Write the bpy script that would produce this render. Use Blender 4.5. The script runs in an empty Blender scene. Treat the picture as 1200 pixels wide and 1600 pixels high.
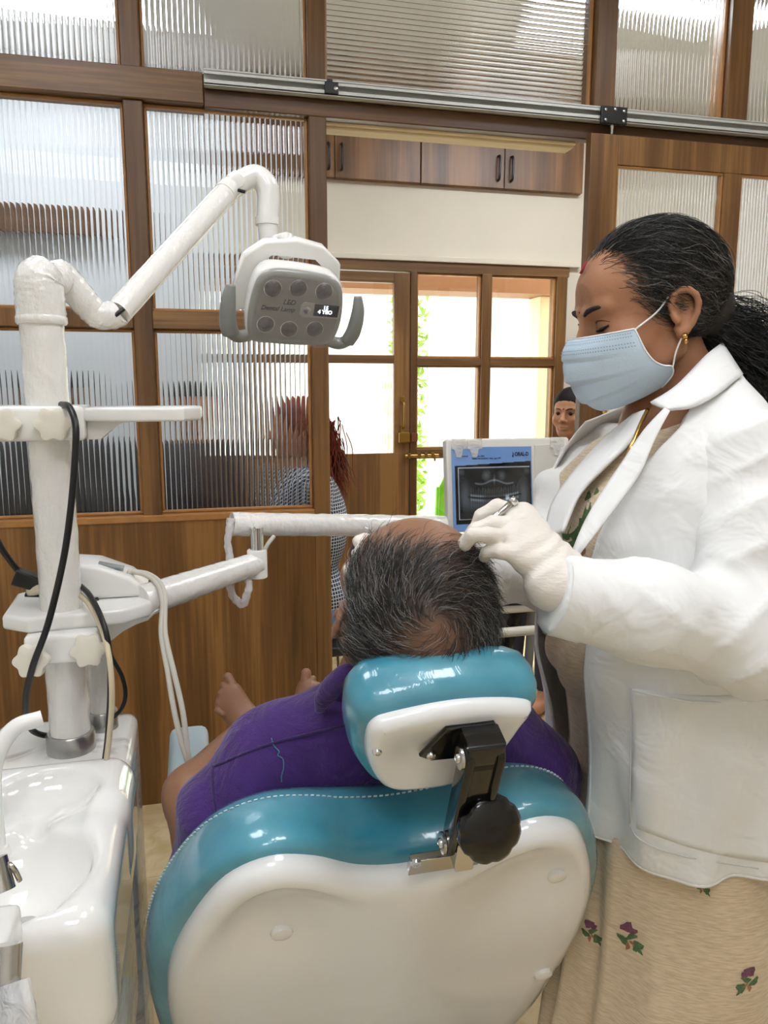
import bpy, bmesh, math, random
import numpy as np
from mathutils import Vector, Matrix, Euler
from mathutils.bvhtree import BVHTree

random.seed(7); RNG = np.random.default_rng(7)
SC = bpy.context.scene
COL = SC.collection
PI = math.pi

# ---------------------------------------------------------------- camera
CAM_H, FPX, PITCH, YAW = 1.45, 1200.0, math.radians(9.3), math.radians(14.0)
cam_d = bpy.data.cameras.new('camera'); cam = bpy.data.objects.new('camera', cam_d); COL.objects.link(cam)
cam.location = (0, 0, CAM_H); cam.rotation_euler = (PI/2 - PITCH, 0, -YAW)
cam_d.sensor_fit = 'VERTICAL'; cam_d.sensor_height = 24.0; cam_d.lens = 24.0*FPX/1600.0
cam_d.clip_start = 0.02; cam_d.clip_end = 200
SC.camera = cam

# ---------------------------------------------------------------- colour management and daylight
SC.view_settings.view_transform = 'Standard'; SC.view_settings.look = 'None'
SC.view_settings.gamma = 1.0; SC.view_settings.use_curve_mapping = False
SC.view_settings.exposure = 0.0
SC.cycles.max_bounces = 9; SC.cycles.diffuse_bounces = 4; SC.cycles.glossy_bounces = 4; SC.cycles.transmission_bounces = 8
EXPO_ROOM, EXPO_WAIT = 0.71, 1.7
wd = bpy.data.worlds.new('sky'); SC.world = wd; wd.use_nodes = True
_b = wd.node_tree.nodes['Background']; _b.inputs[0].default_value = (0.88, 0.94, 1.0, 1); _b.inputs[1].default_value = 5.0
sun_d = bpy.data.lights.new('sun', 'SUN'); sun = bpy.data.objects.new('sun', sun_d); COL.objects.link(sun)
sun_d.energy = 7.0; sun_d.angle = math.radians(1.0); sun_d.color = (1.0, 0.93, 0.8)
sun.rotation_euler = (math.radians(-38), math.radians(14), 0)

# ---------------------------------------------------------------- pixel helper (1200x1600 frame) used to read real positions off the photo
_R = np.array([math.cos(YAW), -math.sin(YAW), 0]); _F = np.array([math.sin(YAW), math.cos(YAW), 0]); _Z = np.array([0, 0, 1.0])
_D = _F*math.cos(PITCH) - _Z*math.sin(PITCH); _U = _F*math.sin(PITCH) + _Z*math.cos(PITCH)
def ray(x, y): return _D + _R*(x-600)/FPX + _U*(800-y)/FPX
def P(x, y, t): return np.array([0, 0, CAM_H]) + t*ray(x, y)
def onY(x, y, Y):
    r = ray(x, y); return np.array([0, 0, CAM_H]) + r*(Y/r[1])
def onZ(x, y, z):
    r = ray(x, y); return np.array([0, 0, CAM_H]) + r*((z-CAM_H)/r[2])

# ---------------------------------------------------------------- materials
def lin(c):
    return tuple(((v/255.0)/12.92 if v/255.0 <= 0.04045 else ((v/255.0+0.055)/1.055)**2.4) for v in c[:3]) + (1.0,)
_M = {}
def new_mat(name):
    m = bpy.data.materials.new(name); m.use_nodes = True
    nt = m.node_tree; return m, nt, nt.nodes['Principled BSDF']
def nd(nt, typ, **kw):
    n = nt.nodes.new(typ)
    for k, v in kw.items(): setattr(n, k, v)
    return n
def mat(name, col, rough=0.5, metal=0.0, coat=0.0, var=0.0, vscale=8.0, bump=0.0, bscale=60.0, stretch=(1,1,1), sss=0.0, sheen=0.0, alpha=1.0, spec=None, detail=4):
    if name in _M: return _M[name]
    m, nt, b = new_mat(name)
    b.inputs['Base Color'].default_value = lin(col); b.inputs['Roughness'].default_value = rough
    b.inputs['Metallic'].default_value = metal; b.inputs['Coat Weight'].default_value = coat
    b.inputs['Coat Roughness'].default_value = 0.06
    if spec is not None: b.inputs['Specular IOR Level'].default_value = spec
    if sss: b.inputs['Subsurface Weight'].default_value = sss; b.inputs['Subsurface Radius'].default_value = (0.02,0.008,0.004); b.inputs['Subsurface Scale'].default_value = 0.3
    if sheen: b.inputs['Sheen Weight'].default_value = sheen
    if var or bump:
        tc = nd(nt, 'ShaderNodeTexCoord'); mp = nd(nt, 'ShaderNodeMapping'); mp.inputs['Scale'].default_value = stretch
        nt.links.new(tc.outputs['Object'], mp.inputs[0])
    if var:
        nz = nd(nt, 'ShaderNodeTexNoise'); nz.inputs['Scale'].default_value = vscale; nz.inputs['Detail'].default_value = detail
        nt.links.new(mp.outputs[0], nz.inputs['Vector'])
        rp = nd(nt, 'ShaderNodeValToRGB')
        c = lin(col)
        rp.color_ramp.elements[0].position = 0.3; rp.color_ramp.elements[1].position = 0.7
        rp.color_ramp.elements[0].color = tuple(max(0, v*(1-var)) for v in c[:3]) + (1,)
        rp.color_ramp.elements[1].color = tuple(min(1, v*(1+var)) for v in c[:3]) + (1,)
        nt.links.new(nz.outputs[0], rp.inputs[0]); nt.links.new(rp.outputs[0], b.inputs['Base Color'])
    if bump:
        nb = nd(nt, 'ShaderNodeTexNoise'); nb.inputs['Scale'].default_value = bscale; nb.inputs['Detail'].default_value = 3
        nt.links.new(mp.outputs[0], nb.inputs['Vector'])
        bp = nd(nt, 'ShaderNodeBump'); bp.inputs['Strength'].default_value = bump; bp.inputs['Distance'].default_value = 0.004
        nt.links.new(nb.outputs[0], bp.inputs['Height']); nt.links.new(bp.outputs[0], b.inputs['Normal'])
    if alpha < 1: b.inputs['Alpha'].default_value = alpha
    _M[name] = m; return m
def wood(name, axis='Z', dark=(94,61,31), light=(150,106,62), rough=0.38, scale=1.0, off=0.0):
    if name in _M: return _M[name]
    m, nt, b = new_mat(name)
    tc = nd(nt, 'ShaderNodeTexCoord')
    def noise(sc, det, dist=0.0):
        mp = nd(nt, 'ShaderNodeMapping'); mp.inputs['Scale'].default_value = sc; mp.inputs['Location'].default_value = (off, off, off)
        nt.links.new(tc.outputs['Object'], mp.inputs[0])
        nz = nd(nt, 'ShaderNodeTexNoise'); nz.inputs['Scale'].default_value = scale; nz.inputs['Detail'].default_value = det; nz.inputs['Distortion'].default_value = dist
        nt.links.new(mp.outputs[0], nz.inputs['Vector']); return nz
    def S(a, g): return {'X': (g, a, a), 'Y': (a, g, a), 'Z': (a, a, g)}[axis]
    n1 = noise(S(9, 0.55), 5, 0.6); n2 = noise(S(90, 2.5), 3); n3 = noise(S(2.5, 1.2), 2)
    mx = nd(nt, 'ShaderNodeMath', operation='MULTIPLY_ADD'); nt.links.new(n2.outputs[0], mx.inputs[0]); mx.inputs[1].default_value = 0.42; nt.links.new(n1.outputs[0], mx.inputs[2])
    m2 = nd(nt, 'ShaderNodeMath', operation='MULTIPLY_ADD'); nt.links.new(n3.outputs[0], m2.inputs[0]); m2.inputs[1].default_value = 0.3; nt.links.new(mx.outputs[0], m2.inputs[2])
    rp = nd(nt, 'ShaderNodeValToRGB'); e = rp.color_ramp.elements
    e[0].position = 0.62; e[0].color = lin(dark); e[1].position = 1.08; e[1].color = lin(light)
    k = e.new(0.86); k.color = lin(tuple((a*0.5+c*0.5) for a, c in zip(dark, light)))
    nt.links.new(m2.outputs[0], rp.inputs[0]); nt.links.new(rp.outputs[0], b.inputs['Base Color'])
    b.inputs['Roughness'].default_value = rough
    bp = nd(nt, 'ShaderNodeBump'); bp.inputs['Strength'].default_value = 0.12; bp.inputs['Distance'].default_value = 0.002
    nt.links.new(n2.outputs[0], bp.inputs['Height']); nt.links.new(bp.outputs[0], b.inputs['Normal'])
    _M[name] = m; return m
def glass_mat(name, col=(245,250,250), rough=0.0, ior=1.45):
    m, nt, b = new_mat(name)
    b.inputs['Base Color'].default_value = lin(col); b.inputs['Roughness'].default_value = rough
    b.inputs['Transmission Weight'].default_value = 1.0; b.inputs['IOR'].default_value = ior
    return m
def clear_mat(name, tint=(250,252,250), gloss=0.08):
    m, nt, b = new_mat(name); out = nt.nodes['Material Output']
    t = nd(nt, 'ShaderNodeBsdfTransparent'); t.inputs[0].default_value = lin(tint)
    g = nd(nt, 'ShaderNodeBsdfGlossy'); g.inputs['Roughness'].default_value = 0.02
    mx = nd(nt, 'ShaderNodeMixShader'); mx.inputs[0].default_value = gloss
    nt.links.new(t.outputs[0], mx.inputs[1]); nt.links.new(g.outputs[0], mx.inputs[2]); nt.links.new(mx.outputs[0], out.inputs[0])
    return m
def film_mat(name, frac=0.3, rough=0.12, tint=(250,250,250)):
    # thin crumpled clear plastic wrap: transparent with a glossy, slightly milky share
    m, nt, b = new_mat(name); out = nt.nodes['Material Output']
    t = nd(nt, 'ShaderNodeBsdfTransparent')
    b.inputs['Base Color'].default_value = lin(tint); b.inputs['Roughness'].default_value = rough
    tc = nd(nt, 'ShaderNodeTexCoord'); nz = nd(nt, 'ShaderNodeTexNoise'); nz.inputs['Scale'].default_value = 45; nz.inputs['Detail'].default_value = 3; nz.inputs['Distortion'].default_value = 1.2
    nt.links.new(tc.outputs['Object'], nz.inputs['Vector'])
    bp = nd(nt, 'ShaderNodeBump'); bp.inputs['Strength'].default_value = 0.9; bp.inputs['Distance'].default_value = 0.01
    nt.links.new(nz.outputs[0], bp.inputs['Height']); nt.links.new(bp.outputs[0], b.inputs['Normal'])
    mx = nd(nt, 'ShaderNodeMixShader'); mx.inputs[0].default_value = frac
    nt.links.new(t.outputs[0], mx.inputs[1]); nt.links.new(b.outputs[0], mx.inputs[2]); nt.links.new(mx.outputs[0], out.inputs[0])
    return m
def emit_mat(name, col, s):
    m, nt, b = new_mat(name)
    b.inputs['Base Color'].default_value = lin(col); b.inputs['Emission Color'].default_value = lin(col); b.inputs['Emission Strength'].default_value = s
    return m
def attr_mat(name, rough=0.5, coat=0.0, bump=0.0, bscale=200.0, sheen=0.0):
    # colour comes from the mesh's own "col" attribute (printed / dyed / pigmented surfaces)
    m, nt, b = new_mat(name)
    a = nd(nt, 'ShaderNodeAttribute'); a.attribute_name = 'col'
    nt.links.new(a.outputs['Color'], b.inputs['Base Color']); b.inputs['Roughness'].default_value = rough; b.inputs['Coat Weight'].default_value = coat
    if sheen: b.inputs['Sheen Weight'].default_value = sheen
    if bump:
        tc = nd(nt, 'ShaderNodeTexCoord'); nb = nd(nt, 'ShaderNodeTexNoise'); nb.inputs['Scale'].default_value = bscale; nb.inputs['Detail'].default_value = 3
        nt.links.new(tc.outputs['Object'], nb.inputs['Vector'])
        bp = nd(nt, 'ShaderNodeBump'); bp.inputs['Strength'].default_value = bump; bp.inputs['Distance'].default_value = 0.003
        nt.links.new(nb.outputs[0], bp.inputs['Height']); nt.links.new(bp.outputs[0], b.inputs['Normal'])
    return m

# ---------------------------------------------------------------- object helpers
def _tag(o, label=None, cat=None, group=None, kind=None):
    if label: o['label'] = label
    if cat: o['category'] = cat
    if group: o['group'] = group
    if kind: o['kind'] = kind
    return o
def empty(name, loc, label=None, cat=None, group=None, kind=None):
    o = bpy.data.objects.new(name, None); COL.objects.link(o); o.location = tuple(loc); o.empty_display_size = 0.1
    o['_off'] = [float(v) for v in loc]
    return _tag(o, label, cat, group, kind)
def _worldoff(p): return Vector(p['_off']) if '_off' in p else Vector((0, 0, 0))
def link(name, me, m=None, parent=None, label=None, cat=None, group=None, kind=None, smooth=None):
    """me: Mesh, bmesh or (verts, faces) in WORLD coordinates; parent keeps it there"""
    if isinstance(me, tuple):
        d = bpy.data.meshes.new(name); d.from_pydata([tuple(map(float, v)) for v in me[0]], [], [tuple(int(i) for i in f) for f in me[1]]); me = d
    elif isinstance(me, bmesh.types.BMesh):
        d = bpy.data.meshes.new(name); bmesh.ops.recalc_face_normals(me, faces=me.faces[:]); me.to_mesh(d); me.free(); me = d
    me.update()
    o = bpy.data.objects.new(name, me); COL.objects.link(o)
    if m is not None and not me.materials: me.materials.append(m)
    if smooth is not None:
        if smooth is True: me.shade_smooth()
        else:
            me.shade_smooth(); me.set_sharp_from_angle(angle=math.radians(smooth))
    if parent is not None:
        o.parent = parent; o.matrix_parent_inverse = Matrix.Translation(-_worldoff(parent))
    return _tag(o, label, cat, group, kind)
def copy_tree(o, parent=None, shift=None):
    c = o.copy(); COL.objects.link(c)
    if parent is not None: c.parent = parent
    for ch in o.children: copy_tree(ch, c)
    return c

# ---------------------------------------------------------------- bmesh shapes
def box(bm, lo, hi, bev=0.0, seg=2):
    lo = Vector(lo); hi = Vector(hi)
    r = bmesh.ops.create_cube(bm, size=1.0)
    vs = r['verts']
    for v in vs: v.co = Vector((lo.x+(v.co.x+.5)*(hi.x-lo.x), lo.y+(v.co.y+.5)*(hi.y-lo.y), lo.z+(v.co.z+.5)*(hi.z-lo.z)))
    if bev > 0:
        es = list({e for v in vs for e in v.link_edges})
        bmesh.ops.bevel(bm, geom=es, offset=bev, segments=seg, affect='EDGES', profile=0.6)
    return bm
def B(lo, hi, bev=0.0, seg=2):
    bm = bmesh.new(); box(bm, lo, hi, bev, seg); return bm
def frame_from(d, up=(0, 0, 1)):
    d = np.array(d, float); d = d/np.linalg.norm(d); up = np.array(up, float)
    if abs(d@up) > 0.98*np.linalg.norm(up): up = np.array([0.13, 1.0, 0.07])
    s = np.cross(d, up); s /= np.linalg.norm(s); u = np.cross(s, d); return s, u, d
def smooth_path(pts, n=8):
    pts = [np.array(p, float) for p in pts]
    if len(pts) < 3: return pts
    ext = [2*pts[0]-pts[1]] + pts + [2*pts[-1]-pts[-2]]; out = []
    for i in range(1, len(ext)-2):
        a, b, c, d = ext[i-1:i+3]
        for k in range(n):
            t = k/n
            out.append(0.5*((2*b)+(c-a)*t+(2*a-5*b+4*c-d)*t*t+(3*b-a-3*c+d)*t**3))
    out.append(pts[-1]); return out
def tube_vf(path, rad, seg=12, cap=True, flat=1.0, up=(0, 0, 1), disp=None):
    """swept tube; rad scalar or list; flat squashes along the frame's up; disp(i/n, ang)->dr"""
    path = [np.array(p, float) for p in path]; n = len(path)
    rad = [rad]*n if np.isscalar(rad) else list(np.interp(np.linspace(0, 1, n), np.linspace(0, 1, len(rad)), rad))
    V = []; Fc = []; prev = None
    for i, p in enumerate(path):
        d = path[min(i+1, n-1)] - path[max(i-1, 0)]
        if prev is None: s, u, d = frame_from(d, up)
        else:
            d = d/np.linalg.norm(d); s = prev - d*(prev@d); s /= np.linalg.norm(s); u = np.cross(s, d)
        prev = s
        for k in range(seg):
            a = 2*PI*k/seg; r = rad[i] + (disp(i/(n-1), a) if disp else 0)
            V.append(p + s*math.cos(a)*r + u*math.sin(a)*r*flat)
    for i in range(n-1):
        for k in range(seg):
            k2 = (k+1) % seg; Fc.append((i*seg+k, i*seg+k2, (i+1)*seg+k2, (i+1)*seg+k))
    if cap: Fc.append(tuple(range(seg))[::-1]); Fc.append(tuple((n-1)*seg+k for k in range(seg)))
    return V, Fc
def merge(*parts):
    V = []; Fc = []
    for v, f in parts:
        o = len(V); V += list(v); Fc += [tuple(i+o for i in q) for q in f]
    return V, Fc
def lathe_vf(profile, origin, axis=(0, 0, 1), seg=24, ref=(0.3, 1, 0.1)):
    """profile: list of (radius, height) along axis"""
    s, u, d = frame_from(axis, ref); o = np.array(origin, float); V = []; Fc = []
    for r, h in profile:
        for k in range(seg):
            a = 2*PI*k/seg; V.append(o + d*h + s*math.cos(a)*r + u*math.sin(a)*r)
    for i in range(len(profile)-1):
        for k in range(seg):
            k2 = (k+1) % seg; Fc.append((i*seg+k, i*seg+k2, (i+1)*seg+k2, (i+1)*seg+k))
    Fc.append(tuple(range(seg))[::-1]); Fc.append(tuple((len(profile)-1)*seg+k for k in range(seg)))
    return V, Fc
def prism_bm(outline, frame, d0, d1, bev=0.0, seg=3):
    """outline [(u,v)] extruded from d0 to d1 along w; frame=(origin,u,v,w)"""
    o, u, v, w = [np.array(q, float) for q in frame]
    bm = bmesh.new()
    a = [bm.verts.new(tuple(o+u*x+v*y+w*d0)) for x, y in outline]; b = [bm.verts.new(tuple(o+u*x+v*y+w*d1)) for x, y in outline]
    n = len(outline)
    f0 = bm.faces.new(a[::-1]); f1 = bm.faces.new(b)
    for i in range(n): bm.faces.new((a[i], a[(i+1) % n], b[(i+1) % n], b[i]))
    if bev > 0:
        es = list(set(f0.edges[:] + f1.edges[:]))
        bmesh.ops.bevel(bm, geom=es, offset=bev, segments=seg, affect='EDGES', profile=0.5)
    return bm
def grid_vf(fn, nu, nv, closed=False):
    V = [fn(i/(nu if closed else nu-1), j/(nv-1)) for j in range(nv) for i in range(nu)]
    Fc = []
    for j in range(nv-1):
        for i in range(nu if closed else nu-1):
            i2 = (i+1) % nu; Fc.append((j*nu+i, j*nu+i2, (j+1)*nu+i2, (j+1)*nu+i))
    return V, Fc
def solidify(o, th, off=-1.0):
    m = o.modifiers.new('thickness', 'SOLIDIFY'); m.thickness = th; m.offset = off; return o
def subsurf(o, n=1):
    m = o.modifiers.new('subdivision', 'SUBSURF'); m.levels = n; m.render_levels = n; return o
def text_mesh(name, s, size, origin, u, v, m, parent=None, align='LEFT', depth=0.0004, bold=0.0, shear=0.0, sx=1.0):
    c = bpy.data.curves.new(name, 'FONT'); c.body = s; c.size = size; c.extrude = depth; c.offset = bold; c.shear = shear; c.align_x = align; c.resolution_u = 3
    o = bpy.data.objects.new(name, c); COL.objects.link(o)
    bpy.context.view_layer.update()
    me = bpy.data.meshes.new_from_object(o.evaluated_get(bpy.context.evaluated_depsgraph_get()))
    bpy.data.objects.remove(o)
    u = Vector(u).normalized(); v = Vector(v); v = (v-u*u.dot(v)).normalized(); w = u.cross(v)
    M = Matrix(((u.x*sx, v.x, w.x, origin[0]), (u.y*sx, v.y, w.y, origin[1]), (u.z*sx, v.z, w.z, origin[2]), (0, 0, 0, 1)))
    me.transform(M); me.materials.clear()
    return link(name, me, m, parent)

# ---------------------------------------------------------------- signed distance bodies (continuous organic surfaces)
class Field:
    def __init__(s, lo, hi, h):
        s.lo = np.array(lo, np.float32); s.h = h
        s.n = np.maximum(4, np.ceil((np.array(hi)-np.array(lo))/h).astype(int)+1)
        s.v = np.full(s.n, 1.0, np.float32)
        s.ax = [s.lo[i] + h*np.arange(s.n[i], dtype=np.float32) for i in range(3)]
    def _sub(s, lo, hi):
        a = np.clip(np.floor((np.array(lo)-s.lo)/s.h).astype(int), 0, s.n); b = np.clip(np.ceil((np.array(hi)-s.lo)/s.h).astype(int)+1, 0, s.n)
        if np.any(b <= a): return None, None
        sl = tuple(slice(a[i], b[i]) for i in range(3))
        return sl, [s.ax[0][sl[0]][:, None, None], s.ax[1][sl[1]][None, :, None], s.ax[2][sl[2]][None, None, :]]
    def _mix(s, sl, d, k, mode):
        o = s.v[sl]
        if mode == 'add':
            if k > 0:
                hh = np.clip(0.5+0.5*(o-d)/k, 0, 1); s.v[sl] = o*(1-hh)+d*hh-k*hh*(1-hh)
            else: s.v[sl] = np.minimum(o, d)
        else:
            if k > 0:
                hh = np.clip(0.5-0.5*(o+d)/k, 0, 1); s.v[sl] = o*(1-hh)-d*hh+k*hh*(1-hh)
            else: s.v[sl] = np.maximum(o, -d)
    def cap(s, a, b, ra, rb=None, k=0.01, mode='add'):
        rb = ra if rb is None else rb; a = np.array(a, np.float32); b = np.array(b, np.float32); r = max(ra, rb)+k+2*s.h
        sl, X = s._sub(np.minimum(a, b)-r, np.maximum(a, b)+r)
        if sl is None: return s
        ba = b-a; L = float(ba@ba)+1e-12
        t = np.clip(((X[0]-a[0])*ba[0]+(X[1]-a[1])*ba[1]+(X[2]-a[2])*ba[2])/L, 0, 1)
        d = np.sqrt((X[0]-a[0]-t*ba[0])**2+(X[1]-a[1]-t*ba[1])**2+(X[2]-a[2]-t*ba[2])**2) - (ra+(rb-ra)*t)
        s._mix(sl, d, k, mode); return s
    def chain(s, pts, rad, k=0.008, mode='add'):
        for i in range(len(pts)-1): s.cap(pts[i], pts[i+1], rad[i], rad[i+1], k, mode)
        return s
    def ell(s, c, r, rot=None, k=0.01, mode='add'):
        c = np.array(c, np.float32); r = np.array(r, np.float32); m = float(r.max())+k+2*s.h
        sl, X = s._sub(c-m, c+m)
        if sl is None: return s
        q = [X[i]-c[i] for i in range(3)]
        if rot is not None:
            Rm = np.array(rot, np.float32)     # rows are the ellipsoid's own axes
            q = [Rm[i][0]*q[0]+Rm[i][1]*q[1]+Rm[i][2]*q[2] for i in range(3)]
        k0 = np.sqrt((q[0]/r[0])**2+(q[1]/r[1])**2+(q[2]/r[2])**2)+1e-9
        k1 = np.sqrt((q[0]/r[0]**2)**2+(q[1]/r[1]**2)**2+(q[2]/r[2]**2)**2)+1e-9
        s._mix(sl, k0*(k0-1)/k1, k, mode); return s
    def half(s, p, n, k=0.0):
        """keep only the side opposite to n"""
        p = np.array(p, np.float32); n = np.array(n, np.float32); n /= np.linalg.norm(n)
        d = (s.ax[0][:, None, None]-p[0])*n[0]+(s.ax[1][None, :, None]-p[1])*n[1]+(s.ax[2][None, None, :]-p[2])*n[2]
        s.v = np.maximum(s.v, d); return s
    def mesh(s, smooth=1):
        v = s.v.astype(np.float32); v[0], v[-1] = 1, 1; v[:, 0], v[:, -1] = 1, 1; v[:, :, 0], v[:, :, -1] = 1, 1
        ins = v < 0; nx, ny, nz = v.shape; C = (nx-1, ny-1, nz-1)
        acc = np.zeros(C+(3,), np.float32); cnt = np.zeros(C, np.float32)
        crn = lambda a, o: a[o[0]:o[0]+C[0], o[1]:o[1]+C[1], o[2]:o[2]+C[2]]
        for ax in range(3):
            oth = [i for i in range(3) if i != ax]
            for p in (0, 1):
                for q in (0, 1):
                    o0 = [0, 0, 0]; o0[oth[0]] = p; o0[oth[1]] = q; o1 = list(o0); o1[ax] = 1
                    a, b = crn(v, o0), crn(v, o1); msk = crn(ins, o0) != crn(ins, o1)
                    if not msk.any(): continue
                    t = np.zeros(C, np.float32); t[msk] = a[msk]/(a[msk]-b[msk])
                    for i in range(3):
                        acc[..., i][msk] += (t[msk] if i == ax else o0[i])
                    cnt[msk] += 1
        act = cnt > 0; idx = np.full(C, -1, np.int64); idx[act] = np.arange(int(act.sum()))
        ijk = np.argwhere(act).astype(np.float32)
        V = (ijk + acc[act]/cnt[act][:, None])*s.h + s.lo
        Q = []
        for ax in range(3):
            o1 = [0, 0, 0]; o1[ax] = 1
            a = ins[:nx-o1[0], :ny-o1[1], :nz-o1[2]]; b = ins[o1[0]:, o1[1]:, o1[2]:]
            e = np.argwhere(a != b)
            u, w = [(1, 2), (2, 0), (0, 1)][ax]
            e = e[(e[:, u] > 0) & (e[:, w] > 0) & (e[:, u] < C[u]) & (e[:, w] < C[w])]
            fl = a[e[:, 0], e[:, 1], e[:, 2]]
            du = np.zeros(3, int); du[u] = 1; dw = np.zeros(3, int); dw[w] = 1
            g = lambda z: idx[z[:, 0], z[:, 1], z[:, 2]]
            q = np.stack([g(e-du-dw), g(e-dw), g(e), g(e-du)], 1)
            q[~fl] = q[~fl][:, ::-1]; Q.append(q)
        Q = np.concatenate(Q); Q = Q[(Q >= 0).all(1)]
        for _ in range(smooth): V = lap(V, Q, 0.5)
        return V, Q
def lap(V, Q, lam):
    acc = np.zeros_like(V); cnt = np.zeros(len(V), V.dtype)
    m = Q.shape[1]
    for i in range(m):
        a, b = Q[:, i], Q[:, (i+1) % m]
        for k in range(3):
            acc[:, k] += np.bincount(a, V[b, k], len(V)).astype(V.dtype); acc[:, k] += np.bincount(b, V[a, k], len(V)).astype(V.dtype)
        cnt += np.bincount(a, minlength=len(V)).astype(V.dtype) + np.bincount(b, minlength=len(V)).astype(V.dtype)
    return V + lam*(acc/np.maximum(cnt, 1)[:, None]-V)
def vnormals(V, Q):
    n = np.cross(V[Q[:, 2]]-V[Q[:, 0]], V[Q[:, 3]]-V[Q[:, 1]]); N = np.zeros_like(V)
    for i in range(4):
        for k in range(3): N[:, k] += np.bincount(Q[:, i], n[:, k], len(V)).astype(V.dtype)
    return N/(np.linalg.norm(N, axis=1)[:, None]+1e-12)
def np_mesh(name, V, Q, col=None):
    V = np.asarray(V, np.float32); Q = np.asarray(Q, np.int32); k = Q.shape[1]
    me = bpy.data.meshes.new(name)
    me.vertices.add(len(V)); me.vertices.foreach_set('co', V.ravel())
    me.loops.add(Q.size); me.loops.foreach_set('vertex_index', Q.ravel())
    me.polygons.add(len(Q)); me.polygons.foreach_set('loop_start', np.arange(0, Q.size, k, dtype=np.int32))
    me.update(calc_edges=True)
    if col is not None:
        a = me.color_attributes.new('col', 'FLOAT_COLOR', 'POINT')
        c = np.ones((len(V), 4), np.float32); c[:, :3] = col; a.data.foreach_set('color', c.ravel())
    return me
def L3(c): return np.array(lin(c)[:3])
def hairs_vf(roots, dirs_fn, n_seg, step, r0, sides=3, jit=None):
    """roots (n,3); dirs_fn(pos, t, id)->(n,3) unit dirs; returns one mesh of thin tapering strands"""
    n = len(roots); pos = roots.copy(); pts = [pos.copy()]
    for i in range(n_seg):
        d = dirs_fn(pos, i/n_seg, np.arange(n)); pos = pos + d*(step if np.isscalar(step) else step[:, None]); pts.append(pos.copy())
    pts = np.stack(pts, 1); m = n_seg+1
    tang = np.gradient(pts, axis=1); tang /= (np.linalg.norm(tang, axis=2)[..., None]+1e-9)
    ref = np.array([0.31, 0.52, 0.79]); s = np.cross(tang, ref); s /= (np.linalg.norm(s, axis=2)[..., None]+1e-9); u = np.cross(s, tang)
    rad = r0*(1-np.linspace(0, 1, m)**2*0.85)
    V = np.stack([pts + (s*math.cos(2*PI*k/sides)+u*math.sin(2*PI*k/sides))*rad[None, :, None] for k in range(sides)], 2)   # n,m,sides,3
    base = (np.arange(n)*m*sides)[:, None, None] + (np.arange(m-1)*sides)[None, :, None]
    k = np.arange(sides)[None, None, :]; k2 = (k+1) % sides
    Q = np.stack([base+k, base+k2, base+sides+k2, base+sides+k], -1).reshape(-1, 4)
    return V.reshape(-1, 3), Q, m*sides
# ================================================================ MATERIALS OF THE PLACE
M_WOODV = wood('walnut_laminate_vertical', 'Z', (90,60,28), (156,110,60))
M_WOODV2 = wood('walnut_laminate_door', 'Z', (90,60,31), (148,107,61), off=3.1)
M_WOODX = wood('walnut_beam_horizontal', 'X', (84,56,29), (146,107,62), off=1.3)
M_WOODXD = wood('walnut_dark_board', 'X', (74,48,26), (112,78,46), off=5.3)
M_FRAMEV = wood('walnut_frame_vertical', 'Z', (84,55,26), (134,95,52), off=2.2)
M_BEAD = mat('glazing_bead_wood', (176,124,70), 0.35, var=0.15, vscale=20)
M_CABW = wood('loft_cabinet_laminate', 'Z', (92,62,36), (146,104,64), off=7.7, scale=0.8)
M_SOFFIT = mat('pale_soffit_daylight_tone', (236,212,168), 0.6, var=0.06, vscale=6, stretch=(1, 8, 8))  # pale wood; daylight on the header underside is put into its colour
M_WALL = mat('white_wall_paint', (236,233,226), 0.75, var=0.02, vscale=3, bump=0.04, bscale=90)
M_WALLW = mat('cool_white_wall_paint', (226,229,231), 0.75, var=0.02, vscale=3)
M_CREAM = mat('cream_wall_paint', (222,212,192), 0.7, var=0.025, vscale=4, bump=0.04, bscale=70)
M_CEIL = mat('white_ceiling_paint', (242,241,238), 0.8)
M_ALU = mat('brushed_aluminium', (206,207,200), 0.45, metal=0.2, bump=0.05, bscale=20, stretch=(1, 60, 60))
M_BLACKP = mat('black_plastic', (14,14,15), 0.35)
M_STEEL = mat('polished_steel', (200,198,194), 0.18, metal=1.0)
M_BRASS = mat('aged_brass', (176,140,74), 0.3, metal=1.0)
M_GLASS = glass_mat('fluted_glass', (250,252,252))
M_PANE = clear_mat('clear_window_glass')

# ================================================================ ROOM SHELL
def marble():
    m, nt, b = new_mat('beige_marble_floor')
    tc = nd(nt, 'ShaderNodeTexCoord'); n1 = nd(nt, 'ShaderNodeTexNoise'); n1.inputs['Scale'].default_value = 9; n1.inputs['Detail'].default_value = 8; n1.inputs['Distortion'].default_value = 1.6
    nt.links.new(tc.outputs['Object'], n1.inputs['Vector'])
    rp = nd(nt, 'ShaderNodeValToRGB'); e = rp.color_ramp.elements
    e[0].position = 0.36; e[0].color = lin((206,182,136)); e[1].position = 0.64; e[1].color = lin((226,206,166)); k = e.new(0.5); k.color = lin((216,193,148))
    nt.links.new(n1.outputs[0], rp.inputs[0]); nt.links.new(rp.outputs[0], b.inputs['Base Color']); b.inputs['Roughness'].default_value = 0.25
    return m
M_FLOOR = marble()
floor = link('floor', B((-1.8, -1.4, -0.10), (3.2, 4.16, -0.01)), mat('floor_grout', (176,150,110), 0.6), kind='structure')
_t = None
for iy, y in enumerate(np.arange(-1.4, 4.1, 0.6)):
    for ix, x in enumerate(np.arange(-1.8, 3.1, 0.6)):
        hi = (min(x+0.598, 3.2), min(y+0.598, 4.16), 0.0)
        link('floor_tile', B((x, y, -0.012), hi), M_FLOOR, floor)
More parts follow.
